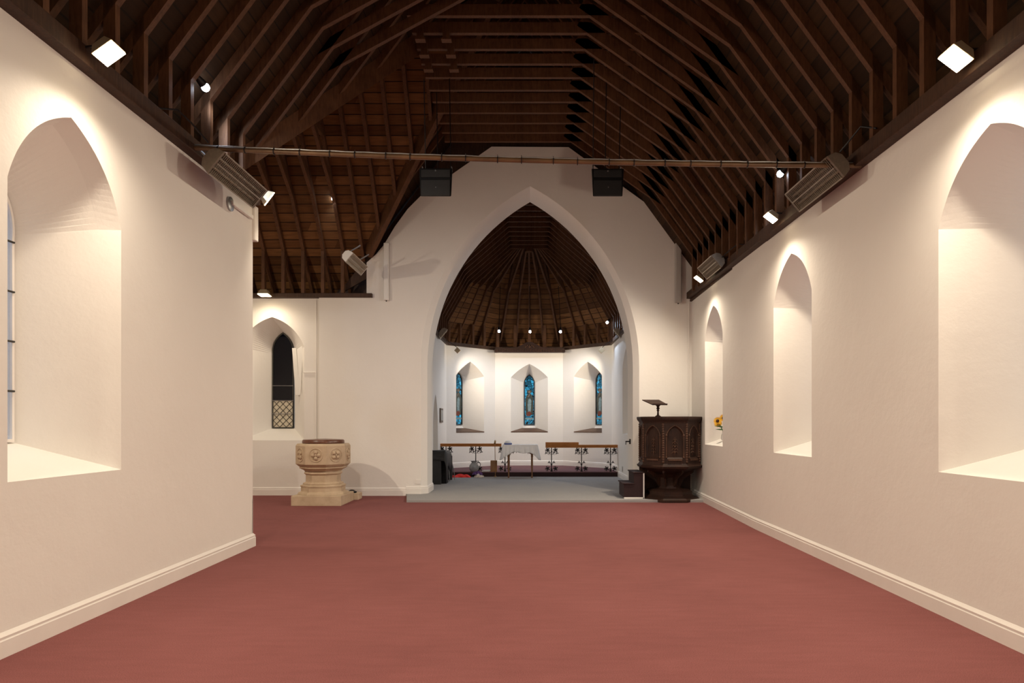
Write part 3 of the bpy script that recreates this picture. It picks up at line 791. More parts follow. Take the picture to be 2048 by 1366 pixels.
# ------------------------------------------------------------------ heaters
def heater(loc, L, s, label, w=.24, tilt=50, mat_='heater', yaw=0, mount=None):
    """trough lamp heater lying along Y, its open grille facing down into the room (towards -s X)"""
    loc = V(loc); o = thing('radiant_heater', loc, label, 'heater')
    R = Matrix.Rotation(math.radians(yaw), 3, 'Z') @ Matrix.Rotation(math.radians(s*tilt), 3, 'Y')
    def q(x, y, z): return loc + R @ V((x, y, z))
    def bx(mb, c, sz, mi=0): mb.box(loc + R @ V(c), sz, mi, R)
    shell = MB()
    prof = [(-w/2, -.02), (-w*.42, .06), (-w*.2, .095), (w*.2, .095), (w*.42, .06), (w/2, -.02), (w*.46, -.02), (w*.17, .075), (-w*.17, .075), (-w*.46, -.02)]
    n = len(prof)
    vs = [q(x, -L/2, z) for x, z in prof] + [q(x, L/2, z) for x, z in prof]
    shell.add(vs, [(i, (i+1) % n, n + (i+1) % n, n + i) for i in range(n)]); shell.tess([vs[:n]]); shell.tess([vs[n:]])
    shell.build('shell', M[mat_], o)
    caps = prof[:6]
    for e in (-1, 1):
        c = MB(); c.slab([q(x, e*L/2, z) for x, z in caps], R @ V((0, e*.03, 0))); c.build('end_cap', M[mat_], o, bevel=.003)
    t = MB()
    for x in (-w*.2, w*.2): t.cyl(q(x, -L/2, .02), q(x, L/2, .02), .012, 8)
    t.build('heating_tube', M['heatgrid'], o)
    m_ = MB(); bx(m_, (0, 0, -.02), (.012, L, .012)); bx(m_, (-w*.48, 0, -.02), (.012, L, .014)); bx(m_, (w*.48, 0, -.02), (.012, L, .014))
    nn_ = int(L/.028)
    for i in range(nn_): bx(m_, (0, -L/2 + (i + .5)*L/nn_, -.024), (w*.94, .004, .004))
    m_.build('wire_guard', M['heatgrid'], o)
    if mount:
        b = MB()
        for y in (-L*.3, L*.3): b.tube([q(0, y, .09), q(0, y, .09) + V((s*.06, 0, .02)), V((mount[0], q(0, y, 0).y, mount[1]))], .012, 6)
        b.build('bracket', M['steel'], o)
    return o
heater((2.74, 6.50, 3.70), .95, 1, 'long grilled heater on the right wall, nearest the pole end', mount=(2.97, 3.84))
heater((-2.80, 6.50, 3.74), .95, -1, 'long grilled heater on the left wall beside the pole end', mount=(-3.09, 3.98))
heater((2.80, 10.45, 3.83), .80, 1, 'smaller grilled heater on the far right wall above the pulpit', mount=(3.0, 3.84))
heater((-3.0, 11.72, 4.18), 1.0, -1, 'pale heater hanging beside the corner of the chancel arch wall', w=.2, mat_='white', mount=(-2.85, 4.42))
heater(at(886, 668, 16.6), .42, -1, 'small grey heater high on the left chancel wall', w=.26, yaw=10, mount=(-2.22, 3.66))
heater(at(1236, 668, 16.6), .42, 1, 'small grey heater high on the right chancel wall', w=.26, yaw=-10, mount=(2.22, 3.66))
# heater cables
for pts, lb in (([(-3.08, 5.6, 4.02), (-3.02, 5.8, 4.10), (-2.95, 5.9, 4.03), (-2.85, 6.0, 3.90)], 'thin cable looping to the left-hand heater'),
                ([(2.96, 5.75, 3.92), (2.9, 5.9, 4.0), (2.85, 6.0, 3.92), (2.80, 6.08, 3.85)], 'thin cable looping to the nearest right-hand heater'),
                ([(3.0, 9.3, 3.86), (2.96, 9.55, 3.95), (2.92, 9.8, 3.93), (2.85, 10.1, 3.86)], 'thin cable looping to the small far heater')):
    mb = MB(); mb.tube(pts, .008, 6); o = mb.build('cable', M['iron'], origin=pts[0]); tag(o, lb, 'cable')

# ------------------------------------------------------------------ tie pole with its cable
mb = MB(); A, B = V((-3.10, 6.18, 3.93)), V((3.0, 6.1, 3.735))
def pole_pt(t, dz=0): return A.lerp(B, t) + V((0, 0, -.035*4*t*(1-t) + dz))
mb.tube([pole_pt(i/30) for i in range(31)], .022, 12)
pl = thing('tie_pole', A, 'long thin brown pole spanning the nave from plate to plate', 'pole'); mb.build('pole', M['pole'], pl)
mb = MB(); mb.tube([pole_pt(i/60, .027 + .002*math.sin(i*2.1)) for i in range(61)], .006, 6); mb.build('pole_cable', M['steel'], pl)
for i in range(1, 24):
    p = pole_pt(i/24 + .003*math.sin(i*3)); t = (B - A).normalized()
    mb = MB(); mb.cyl(p - t*.004, p + t*.004, .029, 10); mb.cyl(p + V((0, 0, .02)), p + V((0, -.004, .045)), .003, 5); mb.build('cable_tie', M['iron'], pl)

# ------------------------------------------------------------------ hanging loudspeakers
for (x0, x1, y0, y1, cabs, lb) in ((838, 905, 336, 393, ((848, 128), (873, 112), (899, 110)), 'black loudspeaker hanging left of the arch apex'),
                                 (1183, 1248, 337, 393, ((1188, 138), (1213, 158), (1241, 182)), 'black loudspeaker hanging right of the arch apex')):
    D = 9.4; a, b = at(x0, y1, D), at(x1, y0, D); c = (a + b)/2; w_, h_ = b.x - a.x, b.z - a.z
    o = thing('loudspeaker', (c.x, D, a.z), lb, 'loudspeaker', 'hanging black loudspeakers')
    mb = MB(); mb.add([(a.x + .02, D, a.z), (b.x - .02, D, a.z), (b.x, D, b.z), (a.x, D, b.z), (a.x + .05, D + .30, a.z + .15), (b.x - .05, D + .30, a.z + .15), (b.x - .04, D + .30, b.z), (a.x + .04, D + .30, b.z)], [(0,1,2,3),(7,6,5,4),(0,4,5,1),(1,5,6,2),(2,6,7,3),(3,7,4,0)]); mb.build('cabinet', M['blackbox'], o, bevel=.01)
    mb = MB(); mb.box((c.x, D - .012, c.z - .08), (w_*.86, .02, h_*.55)); mb.box((c.x, D - .012, c.z + .12), (w_*.86, .02, h_*.26)); mb.build('grille', M['grill'], o, bevel=.006)
    mb = MB(); mb.cyl((c.x, D - .03, b.z - .045), (c.x, D - .01, b.z - .045), .011, 10); mb.build('badge', M['steel'], o)
    mb = MB(); mb.cyl((c.x + .005, D - .03, a.z + .12), (c.x + .005, D - .02, a.z + .12), .009, 10); mb.build('badge', M['steel'], o)
    mb = MB(); mb.box((c.x, D + .15, b.z + .018), (w_*.9, .08, .012)); mb.box((c.x - w_*.44, D + .15, b.z + .04), (.012, .08, .05)); mb.box((c.x + w_*.44, D + .15, b.z + .04), (.012, .08, .05)); mb.build('mounting_yoke', M['steel'], o)
    for i, (cx_, cy_) in enumerate(cabs):
        xx = (cx_ - CX) * D / F; ytop = 9.2 + .37*i
        mb = MB(); mb.cyl((xx, D + .15, b.z + .03), ((cx_ - CX)*ytop/F, ytop, 6.52 if abs(xx) < 1.25 else 6.1), .007, 6); mb.build('hanging_cable', M['iron'], o)
# hooks and blocks on the crossing collars
for j, (px, k) in enumerate(((841, 1), (893, 1), (849, 2), (902, 2), (857, 3), (908, 3))):
    Y = 8.42 + .374*k; x = (px - CX) * Y / F
    mb = MB(); mb.box2((x - .045, Y - .04, 6.40), (x + .045, Y + .04, 6.50)); mb.box2((x - .065, Y - .045, 6.39), (x + .065, Y + .045, 6.41))
    o = mb.build('timber_block', M['timber'], origin=(x, Y, 6.40)); tag(o, 'small timber block under the %s crossing collar, %s of its pair' % (ORD[k], 'left' if j % 2 == 0 else 'right'), 'block', 'blocks under the crossing collars')

# vertical column speakers on the arch wall
for (x0, x1, y0, y1, lb, m_) in ((769, 779, 488, 602, 'tall thin white column speaker left of the arch', 'white'), (1349, 1361, 488, 607, 'tall thin grey column speaker right of the arch', 'socket')):
    a, b = at(x0, y1, YA), at(x1, y0, YA); c = (a + b)/2
    o = thing('column_speaker', (c.x, YA - .05, a.z), lb, 'loudspeaker')
    mb = MB(); mb.box((c.x, YA - .06, c.z), (b.x - a.x, .08, b.z - a.z)); mb.build('cabinet', M[m_], o, bevel=.012)
    mb = MB(); mb.box((c.x, YA - .102, c.z), ((b.x - a.x)*.7, .006, (b.z - a.z)*.94)); mb.build('grille', M[m_], o)
    mb = MB(); mb.cyl((c.x, YA - .06, a.z - .02), (c.x, YA - .06, a.z + .01), .012, 8); mb.build('cable_gland', M['rubber'], o)

# conduits and wall fittings
def fitting(name, lb, cat, pts, r, m_='gloss'):
    mb = MB(); mb.tube(pts, r, 6); o = mb.build(name, M[m_], origin=pts[0]); tag(o, lb, cat)
fitting('conduit', 'thin vertical white conduit right of the transept window', 'conduit', [at(632, 600, YA + .05), at(632, 880, YA + .05), (at(632, 880, YA+.05).x, YA + .05, .2)], .012)
fitting('conduit', 'short horizontal white conduit leading to the transept window', 'conduit', [at(606, 745, YA + .055), at(632, 745, YA + .055)], .010)
fitting('conduit', 'thin vertical conduit in the corner behind the pulpit', 'conduit', [(3.03, YA - .02, 3.7), (3.02, YA - .02, .3)], .011)
# white slatted vent board leaning in the transept recess
o = thing('vent_board', (-4.62, 12.98, 1.98), 'narrow white board leaning at the right of the transept window', 'board')
mb = MB(); mb.slab([at(584, 696, 13.1), at(592, 696, 13.1), at(600, 790, 13.1), at(591, 790, 13.1)], (0, .03, 0)); mb.build('board', M['white'], o)
mb = MB(); mb.slab([at(594, 698, 12.98), at(606, 690, 12.98), at(606, 694, 12.98), at(601, 788, 12.98), at(599, 788, 12.98)], (0, .02, 0)); mb.build('side_strip', M['white'], o)
# round vent with arm near the end of the left wall
o = thing('round_bracket', (XL + .01, 7.05, 3.73), 'small round grey wall bracket with a pale arm near the end of the left wall', 'bracket')
mb = MB(); mb.lathe([(.0, 0), (.075, .0), (.075, .02), (.05, .03)], (0, 0, 0), 20)
for v in mb.v: v.x, v.y, v.z = XL + v.z + .0, 7.12 + v.x, 3.72 + v.y
mb.build('rosette', M['steel'], o)
mb = MB(); mb.box2((XL + .02, 7.10, 3.71), (XL + .05, 7.62, 3.75)); mb.build('arm', M['white'], o)
# frame, bracket, handle and plates in the chancel
o = thing('picture_frame', at(882, 844, 17.15), 'small brown framed picture on the left chancel wall', 'picture')
X0 = -CW + .012
mb = MB(); mb.box2((X0 - .008, 16.95, 1.44), (X0 + .02, 17.45, 1.80)); mb.build('frame', M['brownframe'], o, bevel=.004)
mb = MB(); mb.box2((X0 + .02, 17.0, 1.49), (X0 + .024, 17.40, 1.75)); mb.build('print', M['picture'], o)
mb = MB(); p = at(855, 872, 14.9); mb.box((-CW + .04, 14.9, p.z), (.08, .12, .10)); mb.box((-CW + .02, 14.9, p.z), (.04, .16, .16)); o = mb.build('wall_box', M['brass'], origin=(-CW, 14.9, p.z)); tag(o, 'small brown box fixed on the left chancel wall inside the arch', 'box')
o = thing('light_switch', (-CW + .01, 15.3, 1.45), 'narrow tall grey plate on the left chancel wall', 'switch'); mb = MB(); mb.box((-CW + .012, 15.45, 1.45), (.02, .07, .30)); mb.build('plate', M['socket'], o)
o = thing('door_handle', (1.985, 13.3, 1.08), 'small dark handle on the right arch jamb', 'handle')
p = at(1258, 883, 13.2); mb = MB(); mb.box((p.x + .03, 13.2, p.z), (.05, .05, .10)); mb.cyl(p + V((.02, 0, 0)), p + V((-.07, -.02, 0)), .012, 8); mb.cyl(p + V((-.06, -.02, 0)), p + V((-.065, -.02, -.06)), .008, 8); mb.build('lever', M['iron'], o)
for x, y, z, lb in ((-2.22, YA - .008, CH + .30, 'white socket plate low on the left arch pier'),):
    mb = MB(); mb.box((x + .12, y, z - .07), (.085, .014, .085)); o = mb.build('wall_socket', M['gloss'], origin=(x, y, z)); tag(o, lb, 'socket')
mb = MB(); mb.box((CW - .008, 16.2, .32), (.014, .10, .12)); o = mb.build('wall_socket', M['socket'], origin=(CW, 16.2, .32)); tag(o, 'grey socket plate low on the right chancel wall', 'socket')

# ------------------------------------------------------------------ font
fx, fy = -3.575, 11.74; zf0 = fz(fy)
o = thing('font', (fx, fy, zf0), 'octagonal carved cream stone font with dark wooden lid on the red carpet', 'font')
OFF = PI/8; c8 = 1/math.cos(PI/8)
mb = MB(); mb.box2((fx - .42, fy - .42, zf0 - .01), (fx + .42, fy + .42, zf0 + .165))
mb.build('plinth', M['stone'], o, bevel=.012)
mb = MB(); mb.lathe([(.40*c8, .165), (.385*c8, .20), (.345*c8, .215), (.345*c8, .29), (.355*c8, .30), (.355*c8, .32), (.31*c8, .335), (.32*c8, .35), (.30*c8, .365), (.275*c8, .37), (.272*c8, .385), (.272*c8, .50), (.28*c8, .505), (.30*c8, .52), (.29*c8, .545), (.285*c8, .56)], (fx, fy, zf0), 8, off=OFF, sm=False)
mb.build('pedestal', M['stone'], o, bevel=.006)
mb = MB(); mb.lathe([(.285*c8, .56), (.31*c8, .585), (.35*c8, .605), (.375*c8, .62), (.36*c8, .635), (.385*c8, .65), (.41*c8, .675), (.425*c8, .685), (.425*c8, 1.00), (.40*c8, 1.035), (.33*c8, 1.035)], (fx, fy, zf0), 8, off=OFF, sm=False)
bowl = mb.build('bowl', M['stone'], o, bevel=.006)
# carved roundels
for i in range(8):
    g = PI/4*i; nrm = V((math.cos(g), math.sin(g), 0)); tn = V((-math.sin(g), math.cos(g), 0)); c = V((fx, fy, zf0 + .845)) + nrm*.427
    mb = MB()
    def R_(a_, r_, e=0): return c + tn*r_*math.cos(a_) + V((0, 0, r_*math.sin(a_))) + nrm*e
    mb.tube([R_(2*PI*k/24, .112) for k in range(25)], .009, 6)
    for k in range(4):
        a_ = PI/2*k + PI/4*(i % 2)
        mb.ball(c + (tn*math.cos(a_) + V((0, 0, math.sin(a_))))*.05, .034, 6, sc=(1, 1, 1))
    for k in range(6):
        a_ = PI/3*k; mb.tube([R_(a_ + t*.9, .03 + .045*t, .008) for t in (0, .35, .7, 1)], .007, 5)
    mb.ball(c, .025, 6)
    mb.build('carved_roundel', M['stone'], o, origin=(fx, fy, zf0))
mb = MB(); mb.lathe([(.345, 1.036), (.355, 1.045), (.355, 1.08), (.34, 1.10), (.06, 1.115)], (fx, fy, zf0), 32); mb.build('lid', M['lid'], o)
mb = MB(); mb.box2((fx + .05, fy + .43, zf0), (fx + .50, fy + .70, zf0 + .12)); so = mb.build('stone_step', M['stone'], origin=(fx + .3, fy + .55, zf0), bevel=.01); tag(so, 'low pale stone block behind the font, by the wall', 'stone block')
mb = MB(); pz = zf0 + .12
mb.ball((fx + .36, fy + .52, pz + .03), .05, 6, sc=(1.2, .8, .6)); mb.ball((fx + .42, fy + .50, pz + .02), .035, 6, sc=(1, 1, .6)); o2 = mb.build('black_clamp', M['black'], origin=(fx + .38, fy + .52, pz)); tag(o2, 'small black object on the stone block behind the font', 'clamp')

# ------------------------------------------------------------------ pulpit
px_, py_, pz_ = 2.535, 12.22, CH
pu = thing('pulpit', (px_, py_, CH), 'dark carved octagonal oak pulpit in the corner right of the arch', 'pulpit')
ap = .505
def octo(mb, prof, sm=False, mi=0): mb.lathe([(r*c8, z) for r, z in prof], (px_, py_, 0), 8, off=OFF, sm=sm, mi=mi)
Z0, Z1 = .66, 1.53
mb = MB(); octo(mb, [(ap - .03, Z0), (ap - .03, Z1 - .06)]); mb.build('body', M['oak'], pu)
mb = MB(); octo(mb, [(ap - .02, Z1 - .13), (ap, Z1 - .12), (ap + .01, Z1 - .09), (ap + .035, Z1 - .06), (ap + .045, Z1 - .03), (ap + .045, Z1), (ap - .06, Z1)]); mb.build('cornice', M['oak'], pu, bevel=.004)
mb = MB(); octo(mb, [(ap - .14, Z0 - .10), (ap - .02, Z0 - .05), (ap + .03, Z0 - .035), (ap + .045, Z0), (ap + .02, Z0 + .015), (ap - .0, Z0 + .05), (ap - .02, Z0 + .07)]); mb.build('lower_moulding', M['oak'], pu, bevel=.004)
mb = MB(); octo(mb, [(.44, .045), (.44, .10), (.40, .13), (.38, .15), (.38, .20), (.33, .23), (.20, .25), (.17, .30), (.17, .44), (.21, .50), (.33, .555), (.36, .57)]); mb.build('stem', M['oak'], pu, bevel=.004)
mb = MB(); octo(mb, [(.50, fz(py_) - .0), (.50, .075), (.47, .10)]); mb.build('base', M['oak'], pu, bevel=.004)
mb = MB(); mb.box2((px_ - .50, py_ + .22, CH), (px_ + .44, py_ + .26, .62)); mb.build('shade_backing', M['oak'], pu)  # added dark sheet, stands for shade and the dark drum behind the stem
for i in range(8):
    g = PI/4*i; nrm = V((math.cos(g), math.sin(g), 0)); tn = V((-math.sin(g), math.cos(g), 0)); base = V((px_, py_, 0)) + nrm*(ap - .03)
    def q(s_, z, e=0): return base + tn*s_ + V((0, 0, z)) + nrm*e
    hw_ = .15; lo, hi = Z0 + .13, Z1 - .33
    # pointed panel with moulded arch
    mb = MB(); lp = arch_loop(0, hw_ - .03, lo + .03, hi, Z1 - .19, bulge=.13)
    md = arch_loop(0, hw_, lo, hi, Z1 - .155, bulge=.13); rect = [(-.19, Z0 + .05), (.19, Z0 + .05), (.19, Z1 - .10), (-.19, Z1 - .10)]
    mb.tess([[q(*p, .03) for p in rect], [q(*p, .03) for p in md]]); mb.bridge([q(*p, .03) for p in md], [q(*p, .002) for p in lp])
    mb.bridge([q(*p, .03) for p in rect], [q(*p, 0) for p in rect])
    fp = mb.build('face_panel', M['oak'], pu, origin=(px_, py_, CH))
    mb = MB(); arc = md[2:]; mb.tube([q(*p, .034) for p in arc], .009, 6)
    for s_ in (-hw_, hw_):
        mb.cyl(q(s_, lo + .03, .036), q(s_, hi, .036), .009, 8); mb.ball(q(s_, hi, .036), .018, 6); mb.ball(q(s_, lo + .03, .036), .016, 6)
    mb.build('arch_moulding', M['oakhi'], fp, origin=(px_, py_, CH))
    mb = MB()
    for k in range(5):
        for s_ in (-1, 1):
            cz = lo + .10 + .055*k; w_ = .045 - .004*k
            mb.tube([q(s_*(.006 + w_*t), cz + .03*math.sin(t*3.2), .010) for t in (0, .25, .5, .75, 1)], .006, 5)
    mb.tube([q(0, lo + .06 + .32*t, .008) for t in (0, .5, 1)], .006, 5)
    for k in range(3): mb.ball(q(0, lo + .12 + .09*k, .012), .014, 5)
    mb.build('carved_foliage', M['oakhi'], fp, origin=(px_, py_, CH))
    # ledge below panel
    mb = MB(); mb.box(q(0, lo - .035, .035), (.03, .03, .03), rot=Matrix(((1,0,0),(0,1,0),(0,0,1))))
    mb = MB(); mb.bar(q(-.12, lo - .015, .035), q(.12, lo - .015, .035), (0, 0, 1), .03, .03); mb.build('panel_ledge', M['oakhi'], fp, origin=(px_, py_, CH))
    # corner beaded shaft
    g2 = g + PI/8; cc = V((px_ + math.cos(g2)*(ap - .008)*c8, py_ + math.sin(g2)*(ap - .008)*c8, 0))
    mb = MB(); mb.lathe([(.016 + .008*(k % 2), Z0 + .06 + k*(Z1 - Z0 - .18)/34) for k in range(35)], cc, 8); mb.build('corner_shaft', M['oakhi'], pu)
    # bracket ribs below
    mb = MB(); d2 = V((math.cos(g2), math.sin(g2), 0)); b0 = V((px_, py_, 0))
    mb.slab([b0 + d2*.17 + V((0, 0, .26)), b0 + d2*.20 + V((0, 0, .28)), b0 + d2*.27 + V((0, 0, .42)), b0 + d2*.44 + V((0, 0, .54)), b0 + d2*.44 + V((0, 0, .58)), b0 + d2*.17 + V((0, 0, .58))], d2.cross(V((0, 0, 1)))*.03)
    mb.build('support_rib', M['oak'], pu)
# book rest
bx_, by_ = at(1316, 834, 12.0).x, 12.0
br = thing('book_rest', (bx_, by_, Z1), 'dark tilted reading desk on a turned post on top of the pulpit', 'book rest')
mb = MB(); mb.lathe([(.05, 0), (.05, .01), (.02, .03), (.014, .09), (.026, .115), (.018, .13), (.034, .15), (.02, .165), (.03, .19), (.06, .215)], (bx_, by_, Z1), 14); mb.build('post', M['oak'], br)
d1_, d2_, d3_, d4_ = at(1284, 801, 12.25), at(1318, 801, 12.2), at(1335, 810.5, 11.85), at(1305, 810.5, 11.88)
mb = MB(); mb.slab([d1_, d2_, d3_, d4_], (0, 0, .016)); mb.build('desk_board', M['oak'], br, bevel=.003)
mb = MB(); mb.bar(d4_ + V((0, 0, .02)), d3_ + V((0, 0, .02)), (0, 0, 1), .02, .012); mb.build('book_lip', M['oak'], br)
# pulpit steps
st = thing('pulpit_steps', (1.95, 12.25, CH), 'two dark maroon carpeted steps with white edging left of the pulpit', 'steps')
xa, xb, xc_ = at(1248, 990, 11.98).x, at(1268, 990, 11.98).x, at(1288, 990, 11.98).x
zt1, zt2 = at(0, 966, 12.0).z, at(0, 944, 12.0).z
mb = MB(); mb.box2((xa, 11.98, CH + .02), (xc_, 12.62, zt1 - .02)); mb.box2((xb, 11.98, zt1 - .02), (xc_, 12.62, zt2 - .02)); mb.build('risers', M['stair'], st)
mb = MB(); mb.box2((xa - .02, 11.965, zt1 - .02), (xb + .01, 12.63, zt1)); mb.build('tread', M['stair'], st, bevel=.004)
mb = MB(); mb.box2((xb - .02, 11.965, zt2 - .02), (xc_, 12.63, zt2)); mb.build('tread', M['stair'], st, bevel=.004)
mb = MB(); mb.box2((xa, 11.97, CH), (xc_, 12.0, CH + .025)); mb.box2((xc_ - .016, 11.97, CH), (xc_ + .006, 12.0, zt2 - .02)); mb.build('white_edging', M['gloss'], st)

# ------------------------------------------------------------------ communion rails
YR = 17.2
def leaf(mb, c, ang, L=.07, w=.022):
    c = V(c); d = V((math.cos(ang), 0, math.sin(ang))); n = V((-d.z, 0, d.x))
    mb.slab([c, c + d*L*.3 + n*w, c + d*L*.65 + n*w*.7, c + d*L, c + d*L*.65 - n*w*.7, c + d*L*.3 - n*w], (0, .008, 0))
def rail(x0, x1, yt, posts, label, extra=None):
    o = thing('communion_rail', ((x0 + x1 - 2*CX)/2*YR/F, YR, SANCT), label, 'rail', 'communion rails on the altar step')
    zt = at(0, yt, YR).z; X0_, X1_ = (x0 - CX)*YR/F, (x1 - CX)*YR/F
    mb = MB(); mb.box2((X0_, YR - .07, zt - .075), (X1_, YR + .07, zt - .03)); mb.box2((X0_, YR - .09, zt - .03), (X1_, YR + .09, zt)); mb.build('handrail', M['rail'], o, bevel=.006)
    if extra:
        mb = MB(); mb.box2(((extra[0] - CX)*YR/F, YR - .08, zt - .001), ((extra[1] - CX)*YR/F, YR + .08, zt + .065)); mb.build('raised_board', M['rail'], o, bevel=.005)
    for px in posts:
        X = (px - CX)*YR/F; zb = zt - .075
        mb = MB(); mb.cyl((X, YR, SANCT), (X, YR, zb), .012, 8)
        for z in (SANCT + .17, SANCT + .19, zb - .10): mb.ball((X, YR, z), .022, 6)
        mb.lathe([(.028, SANCT), (.028, SANCT + .02), (.016, SANCT + .08)], (X, YR, 0), 10)
        po = mb.build('post', M['iron'], o)
        for s in (-1, 1):
            mb = MB()
            for (dx, z, r) in ((.10, zb - .06, .055), (.10, SANCT + .075, .060)):
                c_ = V((X + s*dx, YR, z)); k = 22
                mb.tube([c_ + V((s*r*math.cos(a_), 0, r*math.sin(a_))) for a_ in [-PI*.9 + 1.8*PI*j/k for j in range(k + 1)]], .0035, 5)
                for j in range(5): leaf(mb, c_, PI*2*j/5 + .5*s, .072, .018)
            for (dx, z, a0) in ((.14, zb - .135, PI*.6), (.055, zb - .13, 0), (.06, SANCT + .235, PI*.5)):
                c_ = V((X + s*dx, YR, z))
                for a_ in (0, 2.1, 4.2): leaf(mb, c_, a_ + a0, .045, .014)
                mb.tube([V((X, YR, z - .03)), V((X + s*dx*.5, YR, z - .045)), c_], .0035, 5)
            mb.tube([V((X, YR, SANCT + .075)), V((X + s*.05, YR, SANCT + .075))], .0035, 5); mb.tube([V((X, YR, zb - .06)), V((X + s*.06, YR, zb - .06))], .0035, 5)
            mb.build('leaf_scroll', M['iron'], po)
    return o
rail(878, 1003, 887, (892, 951.5, 1010), 'left communion rail with iron leaf posts, left of the table')
rail(1091, 1237, 889.5, (1103, 1163, 1221), 'right communion rail with iron leaf posts and a raised board', (1091, 1157))

# ------------------------------------------------------------------ altar table with linen
YT = 16.62; TX0, TX1 = at(1017, 0, YT).x, at(1064, 0, YT).x; TZT = at(0, 889, YT).z - .008
tb = thing('side_table', ((TX0 + TX1)/2, YT, CH), 'small brown table with arched carved apron in front of the altar step', 'table')
mb = MB(); mb.box2((TX0 - .13, YT - .03, TZT - .03), (TX1 + .13, YT + .34, TZT - .005)); mb.build('tabletop', M['tablew'], tb)
for x in (TX0, TX1):
    for y in (YT, YT + .30):
        mb = MB(); zz = CH
        mb.lathe([(.018, 0), (.022, .03), (.015, .06), (.02, .20), (.026, .34), (.022, .5), (.028, .52), (.028, TZT - .03 - CH)], (x, y, zz), 10); mb.build('leg', M['tablew'], tb)
mb = MB(); zs = TZT - .26; n = 24
top_ = [(TX0 + (TX1 - TX0)*i/n, TZT - .03) for i in range(n + 1)]
bot = [(TX0 + (TX1 - TX0)*i/n, zs + .10*math.sin(PI*i/n)**.7 if 0 < i < n else zs) for i in range(n + 1)]
mb.slab([(x, YT - .012, z) for x, z in top_ + bot[::-1]], (0, .02, 0)); 
for i in range(2, n - 1, 3): mb.cyl((bot[i][0], YT - .002, bot[i][1]), (bot[i][0], YT - .002, bot[i][1] - .035), .011, 6, .003)
mb.build('apron', M['tablew'], tb)
# linen cloth: draped grid
mb = MB(); cx0, cx1 = at(1003, 0, YT).x, at(1077, 0, YT).x; nu, nv = 64, 30
def cloth_pt(u, v):
    # perimeter position u (0..1), v 0 = table edge, 1 = hem
    W, Dp = (TX1 + .14) - (TX0 - .14), .40; per = 2*(W + Dp); s_ = u*per
    x0_, y0_ = TX0 - .14, YT - .04
    if s_ < W: b = V((x0_ + s_, y0_, 0)); nn_ = V((0, -1, 0))
    elif s_ < W + Dp: b = V((x0_ + W, y0_ + s_ - W, 0)); nn_ = V((1, 0, 0))
    elif s_ < 2*W + Dp: b = V((x0_ + W - (s_ - W - Dp), y0_ + Dp, 0)); nn_ = V((0, 1, 0))
    else: b = V((x0_, y0_ + Dp - (s_ - 2*W - Dp), 0)); nn_ = V((-1, 0, 0))
    cc = V((x0_ + W/2, y0_ + Dp/2, 0)); rad = (b - cc); 
    ex = abs(b.x - cc.x)/(W/2)
    front = abs(nn_.y) > .5
    drop = (.19 + .17*max(0, ex**3)) if front else .36
    drop += .02*math.sin(u*40)
    fold = .022*v*math.sin(u*150 + 2*math.sin(u*17)) + .03*v
    return b + nn_*fold + V((rad.x*.06*v, 0, TZT + .002 - drop*v))
N = 220; rows = 8
vs = [cloth_pt(i/N, j/rows) for j in range(rows + 1) for i in range(N)]
fs = [(j*N + i, j*N + (i+1) % N, (j+1)*N + (i+1) % N, (j+1)*N + i) for j in range(rows) for i in range(N)]
mb.add(vs, fs, 0, True); mb.add(vs[:N], [tuple(range(N))])
cl = mb.build('tablecloth', M['cloth'], origin=((TX0 + TX1)/2, YT, TZT)); tag(cl, 'white linen cloth hanging in folds over the small table', 'tablecloth')
m_ = cl.modifiers.new('thick', 'SOLIDIFY'); m_.thickness = .004; m_.offset = 1
# dish on the table
p = at(1016, 889, YT + .05); p.z = TZT + .004
o = thing('covered_dish', p, 'white domed dish with a blue band at the left end of the table', 'dish')
mb = MB(); mb.lathe([(.085, 0), (.10, .012), (.10, .035), (.09, .038)], p, 24); mb.build('band', M['blue'], o)
mb = MB(); mb.lathe([(.092, .036), (.085, .06), (.06, .085), (.025, .098), (.005, .10)], p, 24); mb.build('dome', M['white'], o)

# jug, box, pole, papers, cloths on and below the step
p = V((at(950, 0, 17.1).x, 17.12, SANCT))
p.x = at(948, 0, 17.12).x
o = thing('jug', (p.x, 17.05, SANCT), 'grey glazed pottery jug on the altar step, left', 'jug'); p.y = 17.13
prof = [(.055, 0), (.085, .01), (.118, .06), (.125, .11), (.115, .16), (.08, .205), (.062, .23), (.07, .255), (.095, .275), (.09, .27), (.06, .24)]
mb = MB(); mb.lathe(prof, p, 28); mb.build('body', M['jug'], o)
mb = MB(); mb.tube([p + V((.085, 0, .24)), p + V((.14, 0, .24)), p + V((.165, 0, .19)), p + V((.15, 0, .13)), p + V((.115, 0, .10))], .011, 8); mb.build('handle', M['jug'], o)
a, b = at(981, 941, 17.05), at(994, 921, 17.05)
o = thing('wooden_box', ((a.x + b.x)/2, 17.1, SANCT), 'upright light brown wooden box left of the table', 'box')
mb = MB(); mb.box2((a.x, 17.03, SANCT), (b.x, 17.17, b.z)); mb.build('carcass', M['box'], o, bevel=.004)
mb = MB(); mb.box2((a.x + .02, 17.02, SANCT + .02), (b.x - .02, 17.031, b.z - .02)); mb.build('front_panel', M['box'], o, bevel=.003)
xp = at(990.5, 0, 16.9).x
o = thing('processional_staff', (xp, 16.9, CH), 'thin brass-topped staff standing upright just left of the table', 'staff')
mb = MB(); mb.cyl((xp, 16.93, CH), (xp - .01, 16.93, .90), .008, 8); mb.build('shaft', M['box'], o)
mb = MB(); mb.lathe([(.04, 0), (.03, .015), (.008, .03)], (xp, 16.93, CH), 14); mb.build('foot', M['brass'], o)
